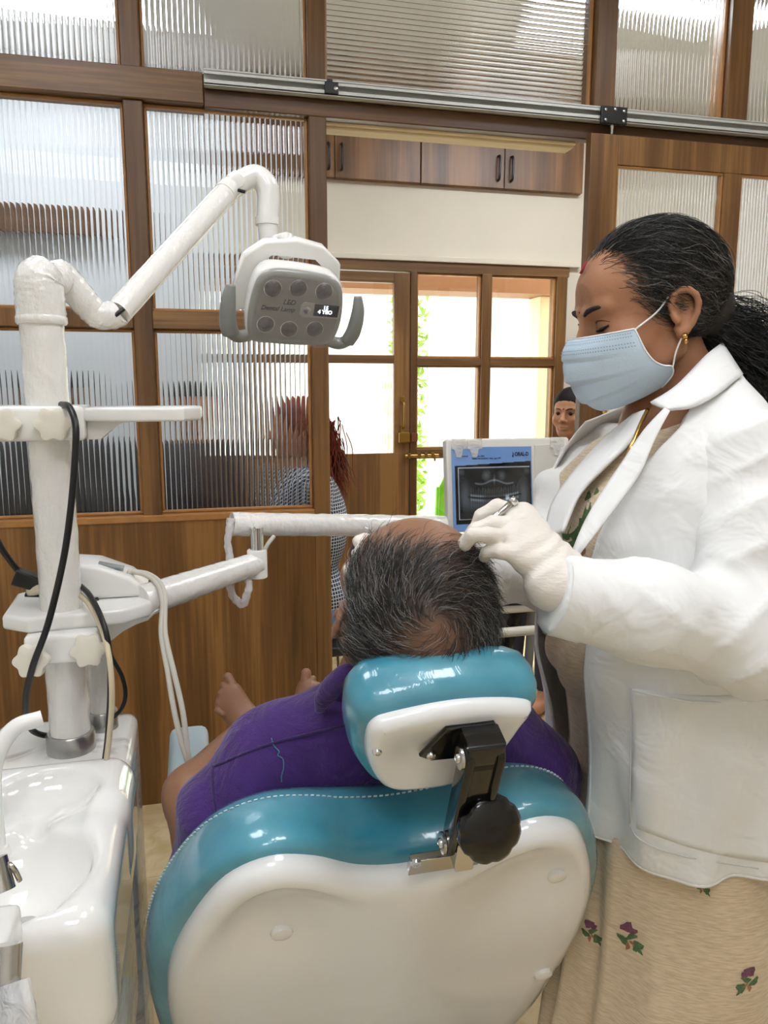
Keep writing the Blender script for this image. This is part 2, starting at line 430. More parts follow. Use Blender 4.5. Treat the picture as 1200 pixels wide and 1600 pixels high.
link('ceiling', B((-1.86, -1.46, 3.0), (3.26, 4.36, 3.08)), M_CEIL, kind='structure')
link('wall_left', B((-1.86, -1.46, -0.1), (-1.8, 4.36, 3.0)), M_WALLW, kind='structure')
link('wall_right', B((3.2, -1.46, -0.1), (3.26, 4.36, 3.0)), M_WALL, kind='structure')
link('wall_behind_camera', B((-1.8, -1.46, -0.1), (3.2, -1.4, 3.0)), M_WALL, kind='structure')

# ---------------------------------------------------------------- the timber and fluted glass partition
YP = 2.62
def fluted(name, x0, x1, z0, z1, y, parent, pitch=0.0165, amp=0.0019, horiz=False, th=0.005):
    """one pane of ribbed glass with real flutes on its room side"""
    L = (z1-z0) if horiz else (x1-x0); nr = max(2, int(round(L/pitch))); sub = 8; n = nr*sub
    prof = []
    for i in range(n+1):
        ph = (i % sub)/sub
        prof.append((L*i/n, -amp*math.sqrt(max(0, 1-(2*ph-1)**2)) if i % sub else 0.0))
    V = []; Fc = []
    for a, dy in prof:
        for e in (0, 1):
            if horiz: V.append((x0+(x1-x0)*e, y+dy, z0+a))
            else: V.append((x0+a, y+dy, z0+(z1-z0)*e))
    k = len(V)
    for a, dy in (prof[0], prof[-1]):
        for e in (0, 1):
            if horiz: V.append((x0+(x1-x0)*e, y+th, z0+a))
            else: V.append((x0+a, y+th, z0+(z1-z0)*e))
    for i in range(n): Fc.append((2*i, 2*i+1, 2*i+3, 2*i+2))
    Fc += [(k, k+2, k+3, k+1), (0, k, k+1, 1), (2*n, 2*n+1, k+3, k+2)]
    Fc += [tuple([2*i for i in range(n, -1, -1)] + [k, k+2][::1]) if False else tuple([2*i for i in range(n+1)] + [k+2, k])]
    Fc += [tuple([2*i+1 for i in range(n, -1, -1)] + [k+1, k+3])]
    bm = bmesh.new(); bv = [bm.verts.new(v) for v in V]
    for f in Fc: bm.faces.new([bv[i] for i in f])
    o = link(name, bm, M_GLASS, parent, smooth=50)
    return o
wp = link('wall_partition', B((-1.8, YP, 0.0), (0.404, YP+0.10, 1.005)), M_WOODV, kind='structure',
          label='walnut panelled partition with ribbed glass panes between the two rooms')
def member(name, lo, hi, m, parent=wp, bev=0.003): return link(name, B(lo, hi, bev, 1), m, parent)
y0, y1 = YP, YP+0.10
member('sill_rail', (-1.8, YP-0.006, 1.005), (0.405, y1, 1.028), M_BEAD)
member('mid_rail', (-1.8, y0, 1.631), (-0.166, y1, 1.688), M_FRAMEV); member('mid_rail', (-0.108, y0, 1.631), (0.404, y1, 1.688), M_WOODX)
member('head_beam', (-1.8, YP-0.012, 2.312), (0.076, y1, 2.404), M_WOODX)
member('head_board', (0.076, YP-0.004, 2.306), (3.2, y1-0.06, 2.404), M_WOODXD)
for x0, x1 in ((-0.166, -0.107), (-0.74, -0.68), (0.404, 0.461)):
    member('mullion', (x0, y0, 1.005 if x0 < 0.4 else 0.0), (x1, y1, 2.312), M_FRAMEV)
    member('mullion', (x0, y0, 2.404), (x1, y1, 3.0), M_FRAMEV)
for x0, x1 in ((1.412, 1.492), (1.947, 2.036), (2.50, 2.58)):
    member('mullion', (x0, y0, 2.404), (x1, y1, 3.0), M_FRAMEV)
member('soffit_strip', (0.461, y0+0.040, 2.300), (1.372, y0+0.058, 2.31), M_SOFFIT); member('soffit_strip', (0.461, y0+0.064, 2.294), (1.372, y0+0.13, 2.404), M_SOFFIT)
# fixed part of the partition behind the sliding door
member('fixed_panel', (2.44, y0, 0.0), (3.2, y1, 2.312), M_WOODV)
def bead(x0, x1, z0, z1, y, parent, w=0.010):
    for a, b in (((x0, y, z0), (x1, y+0.02, z0+w)), ((x0, y, z1-w), (x1, y+0.02, z1)), ((x0, y, z0+w), (x0+w, y+0.02, z1-w)), ((x1-w, y, z0+w), (x1, y+0.02, z1-w))):
        link('glazing_bead', B(a, b, 0.003, 1), M_BEAD, parent)
for (x0, x1, z0, z1, hz) in ((-0.68, -0.166, 1.028, 1.631, 0), (-0.68, -0.166, 1.688, 2.312, 0), (-0.107, 0.404, 1.028, 1.631, 0), (-0.107, 0.404, 1.688, 2.312, 0),
                             (-0.68, -0.166, 2.404, 3.0, 0), (-0.107, 0.404, 2.404, 3.0, 0), (0.461, 1.412, 2.404, 3.0, 1), (1.492, 1.947, 2.404, 3.0, 0), (2.036, 2.50, 2.404, 3.0, 0),
                             (-1.26, -0.74, 1.028, 1.631, 0), (-1.26, -0.74, 1.688, 2.312, 0), (-1.26, -0.74, 2.404, 3.0, 0)):
    fluted('pane', x0+0.001, x1-0.001, z0+0.001, z1-0.001, YP+0.055, wp, horiz=bool(hz))
    bead(x0, x1, z0, z1, YP+0.028, wp)
# aluminium track of the sliding door
tr = empty('sliding_door_track', (1.2, 2.6, 2.38), 'long silver aluminium track mounted above the sliding door opening', 'door track')
bm = bmesh.new(); box(bm, (0.078, YP-0.048, 2.356), (3.19, YP-0.012, 2.362)); box(bm, (0.078, YP-0.018, 2.356), (3.19, YP-0.012, 2.402)); box(bm, (0.078, YP-0.048, 2.396), (3.19, YP-0.012, 2.402)); box(bm, (0.078, YP-0.048, 2.388), (3.19, YP-0.044, 2.398)); box(bm, (0.078, YP-0.048, 2.358), (3.19, YP-0.044, 2.372))
link('track_profile', bm, M_ALU, tr)
for x in (0.16, 0.24, 0.62, 0.98, 1.32, 1.56, 1.80, 2.04):
    link('screw', lathe_vf([(0.004, 0), (0.004, 0.002), (0.002, 0.0035)], (x, YP-0.018, 2.380), (0, -1, 0), 10), M_STEEL, tr)
st = empty('track_stopper', (0.47, 2.56, 2.38), 'small black stopper block clipped to the track above the door jamb', 'stopper')
link('block', B((0.448, YP-0.056, 2.360), (0.492, YP-0.046, 2.396), 0.003), M_BLACKP, st)
link('screw', lathe_vf([(0.006, 0), (0.006, 0.003), (0.002, 0.004)], (0.482, YP-0.056, 2.376), (0, -1, 0), 12), M_STEEL, st)
link('clip', B((0.455, YP-0.050, 2.392), (0.475, YP-0.040, 2.406), 0.002), M_BLACKP, st)
hg = empty('door_hanger', (1.44, 2.56, 2.36), 'black roller hanger plate with screws carrying the sliding door', 'door hanger')
link('plate', B((1.408, YP-0.060, 2.345), (1.508, YP-0.050, 2.402), 0.003), M_BLACKP, hg)
for x, z in ((1.424, 2.388), (1.46, 2.392), (1.494, 2.388), (1.425, 2.356), (1.494, 2.356)):
    link('screw', lathe_vf([(0.005, 0), (0.005, 0.003), (0.002, 0.004)], (x, YP-0.060, z), (0, -1, 0), 10), M_STEEL, hg)
link('bolt', lathe_vf([(0.007, -0.03), (0.007, 0), (0.012, 0), (0.012, 0.008), (0.008, 0.012)], (1.458, YP-0.045, 2.345), (0, 0, 1), 6), M_STEEL, hg)

# sliding door leaf
dy0, dy1 = YP-0.058, YP-0.020
sd = link('door_1', B((1.374, dy0, 0.01), (1.481, dy1, 2.312), 0.004), M_WOODV2, kind='structure', label='walnut sliding door with two columns of ribbed glass hanging on the track')
link('top_rail', B((1.481, dy0, 2.214), (2.46, dy1, 2.312), 0.003), M_WOODV2, sd)
link('stile', B((1.912, dy0, 1.0), (1.986, dy1, 2.214), 0.003), M_WOODV2, sd); link('stile', B((2.40, dy0, 0.01), (2.46, dy1, 2.214), 0.003), M_WOODV2, sd)
link('lower_panel', B((1.481, dy0, 0.01), (2.40, dy1, 1.0), 0.003), M_WOODV2, sd)
for x0, x1 in ((1.481, 1.912), (1.986, 2.40)):
    for z0, z1 in ((1.0, 2.214),):
        fluted('pane', x0+0.001, x1-0.001, z0+0.001, z1-0.001, dy0+0.022, sd, pitch=0.0125, amp=0.0024); bead(x0, x1, z0, z1, dy0+0.004, sd, 0.008)
ph_ = link('pull_handle', tube_vf(smooth_path([(1.452, dy0-0.004, 1.375), (1.452, dy0-0.03, 1.36), (1.452, dy0-0.034, 1.31), (1.452, dy0-0.03, 1.26), (1.452, dy0-0.004, 1.245)], 5), 0.007, 10), M_BRASS, sd, smooth=True)
for z in (1.385, 1.235):
    link('handle_plate', B((1.438, dy0-0.005, z-0.022), (1.466, dy0, z+0.022), 0.002), M_BRASS, ph_)

# ---------------------------------------------------------------- far wall with entrance door and window
YF = 4.2
wf = link('wall_far', B((0.28, YF, 2.125), (3.2, YF+0.16, 3.0)), M_CREAM, kind='structure', label='cream wall of the waiting room above the entrance door')
link('wall_far_side', B((-1.8, YF, -0.1), (0.28, YF+0.16, 3.0)), M_WALLW, wf); link('wall_far_side', B((2.14, YF, -0.1), (3.2, YF+0.16, 2.125)), M_CREAM, wf)
link('lintel_edge', B((0.28, YF-0.035, 2.122), (2.2, YF, 2.15), 0.004), M_CREAM, wf)
fy0, fy1 = YF-0.02, YF+0.08
wn = link('window_1', B((0.28, fy0, 2.068), (2.14, fy1, 2.122), 0.003), M_WOODX, kind='structure', label='walnut framed entrance window beside the entrance door')
for x0, x1 in ((0.28, 0.335), (1.195, 1.232), (1.612, 1.668), (2.068, 2.128)): link('window_post', B((x0, fy0, 0.0), (x1, fy1, 2.07), 0.003), M_FRAMEV, wn)
for x0, x1 in ((1.232, 1.612), (1.668, 2.068)):
    for z0, z1 in ((1.566, 1.606), (1.052, 1.096), (0.0, 0.12)): link('window_rail', B((x0, fy0, z0), (x1, fy1, z1), 0.003), M_WOODX, wn)
    for z0, z1 in ((1.606, 2.068), (1.096, 1.566), (0.12, 1.052)):
        link('pane', B((x0, YF+0.03, z0), (x1, YF+0.034, z1)), M_PANE, wn); bead(x0, x1, z0, z1, YF+0.002, wn, 0.012)
d2 = link('door_2', B((0.34, fy0+0.01, 0.012), (1.193, fy0+0.05, 1.0775), 0.003), M_WOODV2, kind='structure', label='walnut entrance door with two glass lights at the back of the waiting room')
link('stile', B((1.102, fy0+0.01, 1.0775), (1.193, fy0+0.05, 2.062), 0.003), M_WOODV2, d2); link('stile', B((0.34, fy0+0.01, 1.0775), (0.43, fy0+0.05, 2.062), 0.003), M_WOODV2, d2)
link('rail', B((0.43, fy0+0.01, 2.006), (1.102, fy0+0.05, 2.062), 0.003), M_WOODX, d2); link('rail', B((0.43, fy0+0.01, 1.574), (1.102, fy0+0.05, 1.62), 0.003), M_WOODX, d2)
link('pane', B((0.43, fy0+0.025, 1.62), (1.102, fy0+0.029, 2.006)), M_PANE, d2)
fluted('pane', 0.43, 1.102, 1.0775, 1.574, fy0+0.03, d2, pitch=0.016, amp=0.0012)
h = link('door_handle', tube_vf(smooth_path([(1.151, fy0+0.005, 1.37), (1.151, fy0-0.03, 1.355), (1.151, fy0-0.035, 1.30), (1.151, fy0-0.03, 1.235), (1.151, fy0+0.005, 1.22)], 4), 0.006, 8), M_BRASS, d2, smooth=True)
for z in (1.375, 1.215): link('handle_plate', B((1.138, fy0+0.004, z-0.02), (1.164, fy0+0.012, z+0.02), 0.002), M_BRASS, h)
link('latch_box', B((1.125, fy0-0.015, 1.135), (1.19, fy0+0.012, 1.195), 0.006), M_BRASS, d2); link('latch_keep', B((1.198, fy0-0.012, 1.14), (1.236, fy0+0.004, 1.19), 0.004), mat('latch_bronze', (150,96,70), 0.35, metal=0.8), wn)
tb = link('tower_bolt', tube_vf([(1.16, fy0-0.012, 1.062), (1.36, fy0-0.012, 1.062)], 0.009, 10), M_BRASS, d2, smooth=40)
for x in (1.175, 1.235, 1.275, 1.315): link('bolt_guide', B((x, fy0-0.024, 1.046), (x+0.018, fy0-0.002, 1.078), 0.002), M_BRASS, tb)
link('bolt_pin', lathe_vf([(0.006, 0), (0.006, 0.03), (0.004, 0.034)], (1.335, fy0-0.015, 1.062), (0, -0.2, -1), 8), M_BRASS, tb)

# loft cabinets above the door
def loft(xa, xm, xb, label, hx):
    c = empty('loft_cabinet', ((xa+xb)/2, 4.0, 2.43), label, 'cabinet', 'loft cabinets over the entrance')
    link('body', B((xa+0.002, YF-0.025, 2.52), (xb-0.002, YF-0.001, 2.995)), M_CABW, c)
    for (a, b_, hxx) in ((xa, xm, hx[0]), (xm, xb, hx[1])):
        d = link('cabinet_door', B((a+0.002, YF-0.045, 2.521), (b_-0.002, YF-0.026, 2.99), 0.002, 1), M_CABW, c)
        link('handle', tube_vf(smooth_path([(hxx, YF-.043, 2.685), (hxx, YF-.067, 2.678), (hxx, YF-.07, 2.628), (hxx, YF-.067, 2.568), (hxx, YF-.043, 2.56)], 4), 0.007, 8), M_BLACKP, d, smooth=True)
loft(0.30, 0.774, 1.238, 'walnut loft cabinet pair nearest the glass partition jamb', (0.740, 0.808))
loft(1.240, 1.716, 2.19, 'walnut loft cabinet pair next to the sliding door edge', (1.678, 1.754))

# ---------------------------------------------------------------- outside the entrance, in full daylight
M_OUTW = mat('sunlit_white_wall', (240,236,224), 0.8); M_LEAF = mat('sunlit_leaf', (150,190,70), 0.5, var=0.3, vscale=5)
link('ground_outside', B((-4, 4.36, -0.2), (8, 12, -0.05)), mat('pale_concrete', (226,220,206), 0.8), kind='structure')
link('wall_outside', B((-4, 9.0, -0.1), (9, 9.2, 3.2)), M_OUTW, kind='structure')
link('trim_1', B((-1, 4.9, 2.06), (5, 5.2, 2.75)), mat('veranda_beam', (150,104,72), 0.6), kind='structure')
link('trim_2', B((2.35, 5.0, -0.05), (2.66, 5.3, 2.06), 0.01), mat('veranda_column', (238,222,186), 0.7), kind='structure')
pl = empty('garden_shrub', (1.86, 6.6, -0.05), 'sunlit green shrub outside seen through the entrance window', 'shrub')
link('stem', tube_vf(smooth_path([(1.86, 6.6, -0.05), (1.88, 6.6, 0.7), (1.84, 6.62, 1.5), (1.87, 6.6, 2.1)], 4), [0.03, 0.012], 8), mat('bark', (120,96,64), 0.8), pl, smooth=True)
V = []; Fc = []
for i in range(900):
    a = RNG.uniform(0, 2*PI); z = RNG.uniform(0.3, 2.3); r = 0.17*math.sqrt(RNG.uniform())
    c = np.array([1.86+r*math.cos(a), 6.6+r*math.sin(a), z]); d = RNG.normal(size=3); d /= np.linalg.norm(d); e = np.cross(d, RNG.normal(size=3)); e /= np.linalg.norm(e); k = len(V)
    V += [c-d*.05, c+e*.018, c+d*.05, c-e*.018]; Fc.append((k, k+1, k+2, k+3))
o = link('foliage', (V, Fc), M_LEAF, pl, kind='stuff')
gc = empty('plastic_chair', (1.75, 5.0, -0.05), 'bright green plastic chair outside the lower window pane', 'chair')
M_GREEN = mat('green_plastic', (112,196,32), 0.35)
back = [(-.21, .0), (-.20, .22), (-.15, .33), (0, .36), (.15, .33), (.20, .22), (.21, .0)]
link('backrest', prism_bm(back, ((1.75, 4.78, 0.56), (1, 0, 0), (0, -0.12, 1), (0, 1, 0.12)), 0, 0.015, 0.004), M_GREEN, gc, smooth=40)
link('seat', B((1.53, 4.78, 0.36), (1.97, 5.20, 0.39), 0.012), M_GREEN, gc)
for sx in (1.55, 1.95):
    for sy in (4.8, 5.18):
        link('leg', tube_vf([(sx, sy, 0.37), (sx+(sx-1.75)*.15, sy+(sy-5)*.15, -0.05)], [0.02, 0.016], 8), M_GREEN, gc, smooth=40)
    link('upright', tube_vf(smooth_path([(sx, 4.79, 0.37), (sx, 4.78, 0.56), (sx, 4.755, 0.8)], 4), 0.014, 8), M_GREEN, gc, smooth=True)

# ---------------------------------------------------------------- lamps of the two rooms
def panel_light(x, y, w, l, s, label, col=(246,249,255)):
    r = empty('ceiling_light', (x, y, 2.97), label, 'ceiling light')
    link('frame', B((x-w/2-.02, y-l/2-.02, 2.975), (x+w/2+.02, y+l/2+.02, 3.0), 0.003), mat('light_frame', (235,235,235), 0.4), r)
    link('diffuser', B((x-w/2, y-l/2, 2.968), (x+w/2, y+l/2, 2.976)), emit_mat('led_diffuser', col, s), r)
panel_light(0.55, 0.25, 0.6, 0.6, 21*EXPO_ROOM, 'square ceiling panel light above the chair headrest')
panel_light(-0.55, 1.35, 0.6, 0.6, 16*EXPO_ROOM, 'square ceiling panel light above the basin unit')
panel_light(1.6, 1.5, 0.6, 0.6, 15*EXPO_ROOM, 'square ceiling panel light above the sliding door')
panel_light(-0.2, -0.75, 0.6, 0.6, 19*EXPO_ROOM, 'square ceiling panel light behind the camera')
panel_light(-0.6, 3.45, 0.9, 0.5, 8*EXPO_WAIT, 'wide ceiling panel light over the waiting chairs', (240,247,255))
panel_light(1.9, 3.02, 1.1, 0.16, 32*EXPO_WAIT, 'slim ceiling tube light over the sliding door', (240,247,255))

# dark timber pelmet on the waiting room wall, seen as a band through the glass
pm = empty('curtain_pelmet', (-0.9, 4.15, 2.17), 'dark timber pelmet board on the waiting room wall behind the ribbed glass', 'pelmet')
link('board', B((-1.5, YF-0.10, 2.17), (-0.42, YF-0.08, 2.30), 0.003), M_WOODXD, pm); link('top_board', B((-1.5, YF-0.08, 2.28), (-0.42, YF-0.001, 2.30), 0.003), M_WOODXD, pm)
for x in (-1.49, -0.44): link('end_board', B((x, YF-0.08, 2.17), (x+0.02, YF-0.001, 2.28)), M_WOODXD, pm)
# ================================================================ DENTAL CHAIR
def _rbox(s, c, hs, r, rot=None, k=0.0, mode='add'):
    c = np.array(c, np.float32); hs = np.array(hs, np.float32); m = float(np.linalg.norm(hs))+k+2*s.h
    sl, X = s._sub(c-m, c+m)
    q = [X[i]-c[i] for i in range(3)]
    if rot is not None: q = [rot[i][0]*q[0]+rot[i][1]*q[1]+rot[i][2]*q[2] for i in range(3)]
    e = [np.abs(q[i])-(hs[i]-r) for i in range(3)]
    d = np.sqrt(np.maximum(e[0], 0)**2+np.maximum(e[1], 0)**2+np.maximum(e[2], 0)**2)+np.minimum(np.maximum(np.maximum(e[0], e[1]), e[2]), 0)-r
    s._mix(sl, d, k, mode); return s
Field.rbox = _rbox
def spline_closed(pts, n=96):
    pts = np.array(pts, float); m = len(pts); out = []
    per = max(2, n//m)
    for i in range(m):
        a, b, c, d = pts[i-1], pts[i], pts[(i+1) % m], pts[(i+2) % m]
        for k in range(per):
            t = k/per; out.append(0.5*((2*b)+(c-a)*t+(2*a-5*b+4*c-d)*t*t+(3*b-a-3*c+d)*t**3))
    return np.array(out)
def sym(half): return half + [(-x, y) for x, y in half[::-1] if abs(x) > 1e-6]
def pillow(outline, cen, frame, prof, relief=None, outline2=None, dmax=-.118):
    """rings of the outline shrunk about cen; prof [(inset metres, depth along w)]; relief(u,v)->extra depth on the last rings"""
    o, u, v, w = [np.array(q, float) for q in frame]; cen = np.array(cen)
    d = np.roll(outline, -1, 0)-np.roll(outline, 1, 0); nrm = np.stack([d[:, 1], -d[:, 0]], 1); nrm /= np.linalg.norm(nrm, axis=1)[:, None]
    if np.mean(np.sum((outline-cen)*nrm, 1)) < 0: nrm = -nrm
    V = []; Fc = []; n = len(outline)
    ol_a = outline
    for ins, dep in prof:
        if outline2 is not None: outline = ol_a+(outline2-ol_a)*min(1, max(0, dep/dmax))
        if isinstance(ins, str): pts = cen + (outline-nrm*0.02-cen)*float(ins)
        else: pts = outline - nrm*ins
        for p in pts:
            e = relief(p[0], p[1])*(1 if isinstance(ins, str) else 0) if relief else 0
            V.append(o+u*p[0]+v*p[1]+w*(dep+e))
    for i in range(len(prof)-1):
        for k in range(n): k2 = (k+1) % n; Fc.append((i*n+k, i*n+k2, (i+1)*n+k2, (i+1)*n+k))
    for r in (0, len(prof)-1):
        c = len(V); q = cen
        V.append(o+u*q[0]+v*q[1]+w*(prof[r][1]+(relief(q[0], q[1]) if relief and isinstance(prof[r][0], str) else 0)))
        for k in range(n): Fc.append((r*n+k, r*n+(k+1) % n, c) if r else (r*n+(k+1) % n, r*n+k, c))
    bm = bmesh.new(); bv = [bm.verts.new(tuple(p)) for p in V]
    for f in Fc: bm.faces.new([bv[i] for i in f])
    return bm
def vinyl():
    m, nt, b = new_mat('teal_vinyl_under_clear_wrap')
    b.inputs['Base Color'].default_value = lin((66,148,170)); b.inputs['Roughness'].default_value = 0.34; b.inputs['Coat Weight'].default_value = 1.0; b.inputs['Coat Roughness'].default_value = 0.08
    tc = nd(nt, 'ShaderNodeTexCoord'); mp = nd(nt, 'ShaderNodeMapping'); mp.inputs['Scale'].default_value = (1, 0.45, 0.45)
    nz = nd(nt, 'ShaderNodeTexNoise'); nz.inputs['Scale'].default_value = 26; nz.inputs['Detail'].default_value = 4; nz.inputs['Distortion'].default_value = 0.8
    nt.links.new(tc.outputs['Object'], mp.inputs[0]); nt.links.new(mp.outputs[0], nz.inputs['Vector'])
    bp = nd(nt, 'ShaderNodeBump'); bp.inputs['Strength'].default_value = 0.5; bp.inputs['Distance'].default_value = 0.006
    nt.links.new(nz.outputs[0], bp.inputs['Height']); nt.links.new(bp.outputs[0], b.inputs['Coat Normal'])
    n2 = nd(nt, 'ShaderNodeTexNoise'); n2.inputs['Scale'].default_value = 7; n2.inputs['Detail'].default_value = 5; nt.links.new(tc.outputs['Object'], n2.inputs['Vector'])
    rp = nd(nt, 'ShaderNodeValToRGB'); e = rp.color_ramp.elements; e[0].position = .38; e[0].color = lin((52,132,156)); e[1].position = .68; e[1].color = lin((92,166,184))
    nt.links.new(n2.outputs[0], rp.inputs[0]); nt.links.new(rp.outputs[0], b.inputs['Base Color'])
    return m
M_TEAL = vinyl()
M_SHELL = mat('glossy_white_plastic', (240,241,241), 0.16, coat=0.6, var=0.015, vscale=4)
M_WHITE = mat('white_enamel', (240,239,234), 0.25, coat=0.3)
M_OFFW = mat('ivory_plastic', (232,226,210), 0.35)
M_WRAP = mat('white_tube_under_wrap', (240,238,232), 0.22, coat=0.9, bump=1.0, bscale=70, stretch=(1, 1, 0.6))
M_BLK = mat('black_gloss_plastic', (7,7,8), 0.16, coat=0.25)
M_CHROME = mat('chrome', (220,220,220), 0.08, metal=1.0)
M_CERAM = mat('white_ceramic', (243,242,238), 0.06, coat=1.0)

XC = 0.225
ch = empty('dental_chair', (XC, 1.25, 0.0), 'reclined teal dental chair with white back shell, the patient lying in it', 'dental chair')
A27 = math.radians(27); BO = np.array([XC, 0.84, 0.81]); BU = np.array([1.0, 0, 0]); BV = np.array([0, -math.sin(A27), math.cos(A27)]); BN = np.array([0, -math.cos(A27), -math.sin(A27)])
half_back = [(0, .100), (.06, .112), (.115, .146), (.165, .158), (.212, .132), (.248, .066), (.276, -.02), (.288, -.12), (.284, -.25), (.266, -.40), (.225, -.50), (.12, -.535), (0, -.54)]
ol = spline_closed(sym(half_back), 120)
ol2 = spline_closed(sym([(0, .092), (.06, .096), (.115, .104), (.165, .102), (.212, .076), (.250, .02), (.278, -.05), (.292, -.14), (.288, -.26), (.268, -.40), (.225, -.50), (.12, -.535), (0, -.54)]), 120)
def rel_back(u, v):
    lobe = math.exp(-(((abs(u)-.17)/.075)**2+((v-.055)/.075)**2)); mid = math.exp(-(u/.05)**2)*max(0, min(1, (.12-v)/.3))
    return -0.020*lobe + 0.008*mid + 0.010*math.exp(-((v+.30)/.2)**2)
shell = link('back_shell', pillow(ol*0.985, (0, -.18), (BO, BU, BV, BN), [(.012, -.03), (.004, -.010), (0, 0), (.004, .014), (.012, .023), (.022, .027), ('0.93', .027), ('0.84', .028), ('0.74', .028), ('0.6', .028), ('0.45', .028), ('0.3', .028), ('0.15', .028)], rel_back), M_SHELL, ch, smooth=True)
def back_pt(u, v, d): return BO+BU*u+BV*v+BN*d
def on_back(x, y, d):
    r = ray(x, y); q = BO+BN*d; t = ((q-np.array([0, 0, CAM_H]))@BN)/(r@BN); p = np.array([0, 0, CAM_H])+t*r-BO; return float(p@BU), float(p@BV)
for u, v in ((-.145, .012), (-.20, -.235), (.205, .035), (.235, -.20)):
    dd = 0.028+rel_back(u, v)
    link('screw_cap', lathe_vf([(.0135, -.008), (.0135, .001), (.0125, .004), (.008, .0055), (.003, .006)], back_pt(u, v, dd), BN, 20), M_WHITE, shell, smooth=50)
link('back_cushion', pillow(ol, (0, -.18), (BO, BU, BV, BN), [('0.8', .004), (.022, .004), (-.004, .000), (-.014, -.012), (-.020, -.035), (-.021, -.062), (-.016, -.090), (-.004, -.108), (.012, -.116), (.03, -.118), ('0.85', -.112), ('0.6', -.100), ('0.3', -.094)], None, ol2), M_TEAL, ch, smooth=True)
st_ = bmesh.new(); n = len(ol)
dd_ = np.roll(ol, -1, 0)-np.roll(ol, 1, 0); nn_ = np.stack([dd_[:, 1], -dd_[:, 0]], 1); nn_ /= np.linalg.norm(nn_, axis=1)[:, None]
if np.mean(np.sum(ol*nn_, 1)) < 0: nn_ = -nn_
seam = ol+(ol2-ol)*.68 + nn_*0.0185
lens = np.concatenate([[0], np.cumsum(np.linalg.norm(np.diff(np.vstack([seam, seam[:1]]), axis=0), axis=1))])
for s in np.arange(0, lens[-1], 0.0075):
    i = min(np.searchsorted(lens, s, 'right')-1, n-1); t = (s-lens[i])/(lens[i+1]-lens[i]); p = seam[i]*(1-t)+seam[(i+1) % n]*t
    if p[1] < -.25: continue
    d = seam[(i+1) % n]-seam[i]; d /= np.linalg.norm(d); w_ = back_pt(p[0], p[1], -.080); du = BU*d[0]+BV*d[1]; nu = BU*d[1]-BV*d[0]
    a = w_-du*.0021; b_ = w_+du*.0021; V4 = []
    for q in (a, b_):
        for e1, e2 in ((-1, -1), (1, -1), (1, 1), (-1, 1)): V4.append(st_.verts.new(tuple(q+nu*e1*.0016+BN*e2*.0006)))
    for f in ((0, 1, 2, 3), (7, 6, 5, 4), (0, 4, 5, 1), (1, 5, 6, 2), (2, 6, 7, 3), (3, 7, 4, 0)): st_.faces.new([V4[k] for k in f])
link('stitching', st_, mat('pale_thread', (210,226,226), 0.6), ch, kind='stuff')
# hidden support of the chair
link('seat_cushion', B((XC-.25, 1.02, 0.40), (XC+.25, 1.58, 0.50), 0.04, 4), M_TEAL, ch, smooth=50)
link('leg_rest', prism_bm([(-.25, 0), (.25, 0), (.22, .62), (.14, .70), (-.14, .70), (-.22, .62)], ((XC, 1.58, 0.44), (1, 0, 0), (0, 1, -0.10), (0, 0.10, 1)), -.05, .03, 0.02), M_TEAL, ch, smooth=50)
link('seat_pan', B((XC-.22, 1.0, 0.30), (XC+.22, 1.60, 0.40), 0.02), M_SHELL, ch); link('lift_column', prism_bm([(-.15, -.22), (.15, -.22), (.13, .22), (-.13, .22)], ((XC, 1.32, 0.05), (1, 0, 0), (0, 1, 0), (0, 0, 1)), 0, .26, 0.02), M_SHELL, ch)
link('base_plate', B((XC-.26, 0.72, 0.0), (XC+.24, 1.75, 0.055), 0.02), mat('grey_base_plastic', (196,196,194), 0.35), ch)
link('back_hinge', B((XC-.10, 1.0, 0.30), (XC+.10, 1.10, 0.44), 0.015), mat('grey_base_plastic', (196,196,194), 0.35), ch)
# left armrest
M_GRB = mat('grey_blue_armrest_pad', (168,186,192), 0.4)
ar = link('armrest_pad', B((-0.062, 1.14, 0.785), (0.008, 1.40, 0.828), 0.02, 4), M_GRB, ch, smooth=50)
link('armrest_bracket', tube_vf(smooth_path([(-0.03, 1.25, 0.79), (-0.035, 1.24, 0.6), (0.0, 1.25, 0.42)], 5), 0.022, 12), M_GRB, ch, smooth=True)
# headrest
A30 = math.radians(30); HQ = np.array([.252, .745, 1.06]); HV = np.array([0, -math.sin(A30), math.cos(A30)]); HN = np.array([0, -math.cos(A30), -math.sin(A30)])
hs = [(-.092, .05), (-.086, .068), (-.070, .075), (-.027, .083), (.012, .085), (.055, .080), (.083, .071), (.087, .058), (.082, .040), (.072, .002), (.052, -.034), (.022, -.058), (-.015, -.062), (-.052, -.056), (-.072, -.034), (-.088, .010)]
hol = spline_closed(hs, 96)
def rel_head(u, v): return -0.010*math.exp(-((u+.03)/.05)**2-((v-.005)/.04)**2)
hshell = link('headrest_shell', pillow(hol, (0, .015), (HQ, BU, HV, HN), [(.012, -.02), (.003, -.006), (0, 0), (.003, .008), (.009, .013), (.014, .014), ('0.8', .014), ('0.6', .014), ('0.4', .014), ('0.2', .014)], rel_head), M_SHELL, ch, smooth=True)
link('headrest_cushion', pillow(spline_closed([(x*1.02, y) for x, y in hs], 96), (0, .012), (HQ, BU, HV, HN), [('0.8', 0), (.006, .0), (-.006, -.006), (-.013, -.022), (-.0145, -.042), (-.011, -.060), (-.002, -.072), (.012, -.077), ('0.8', -.072), ('0.5', -.062), ('0.25', -.058)]), M_TEAL, ch, smooth=True)
def hp(u, v, d): return HQ+BU*u+HV*v+HN*d
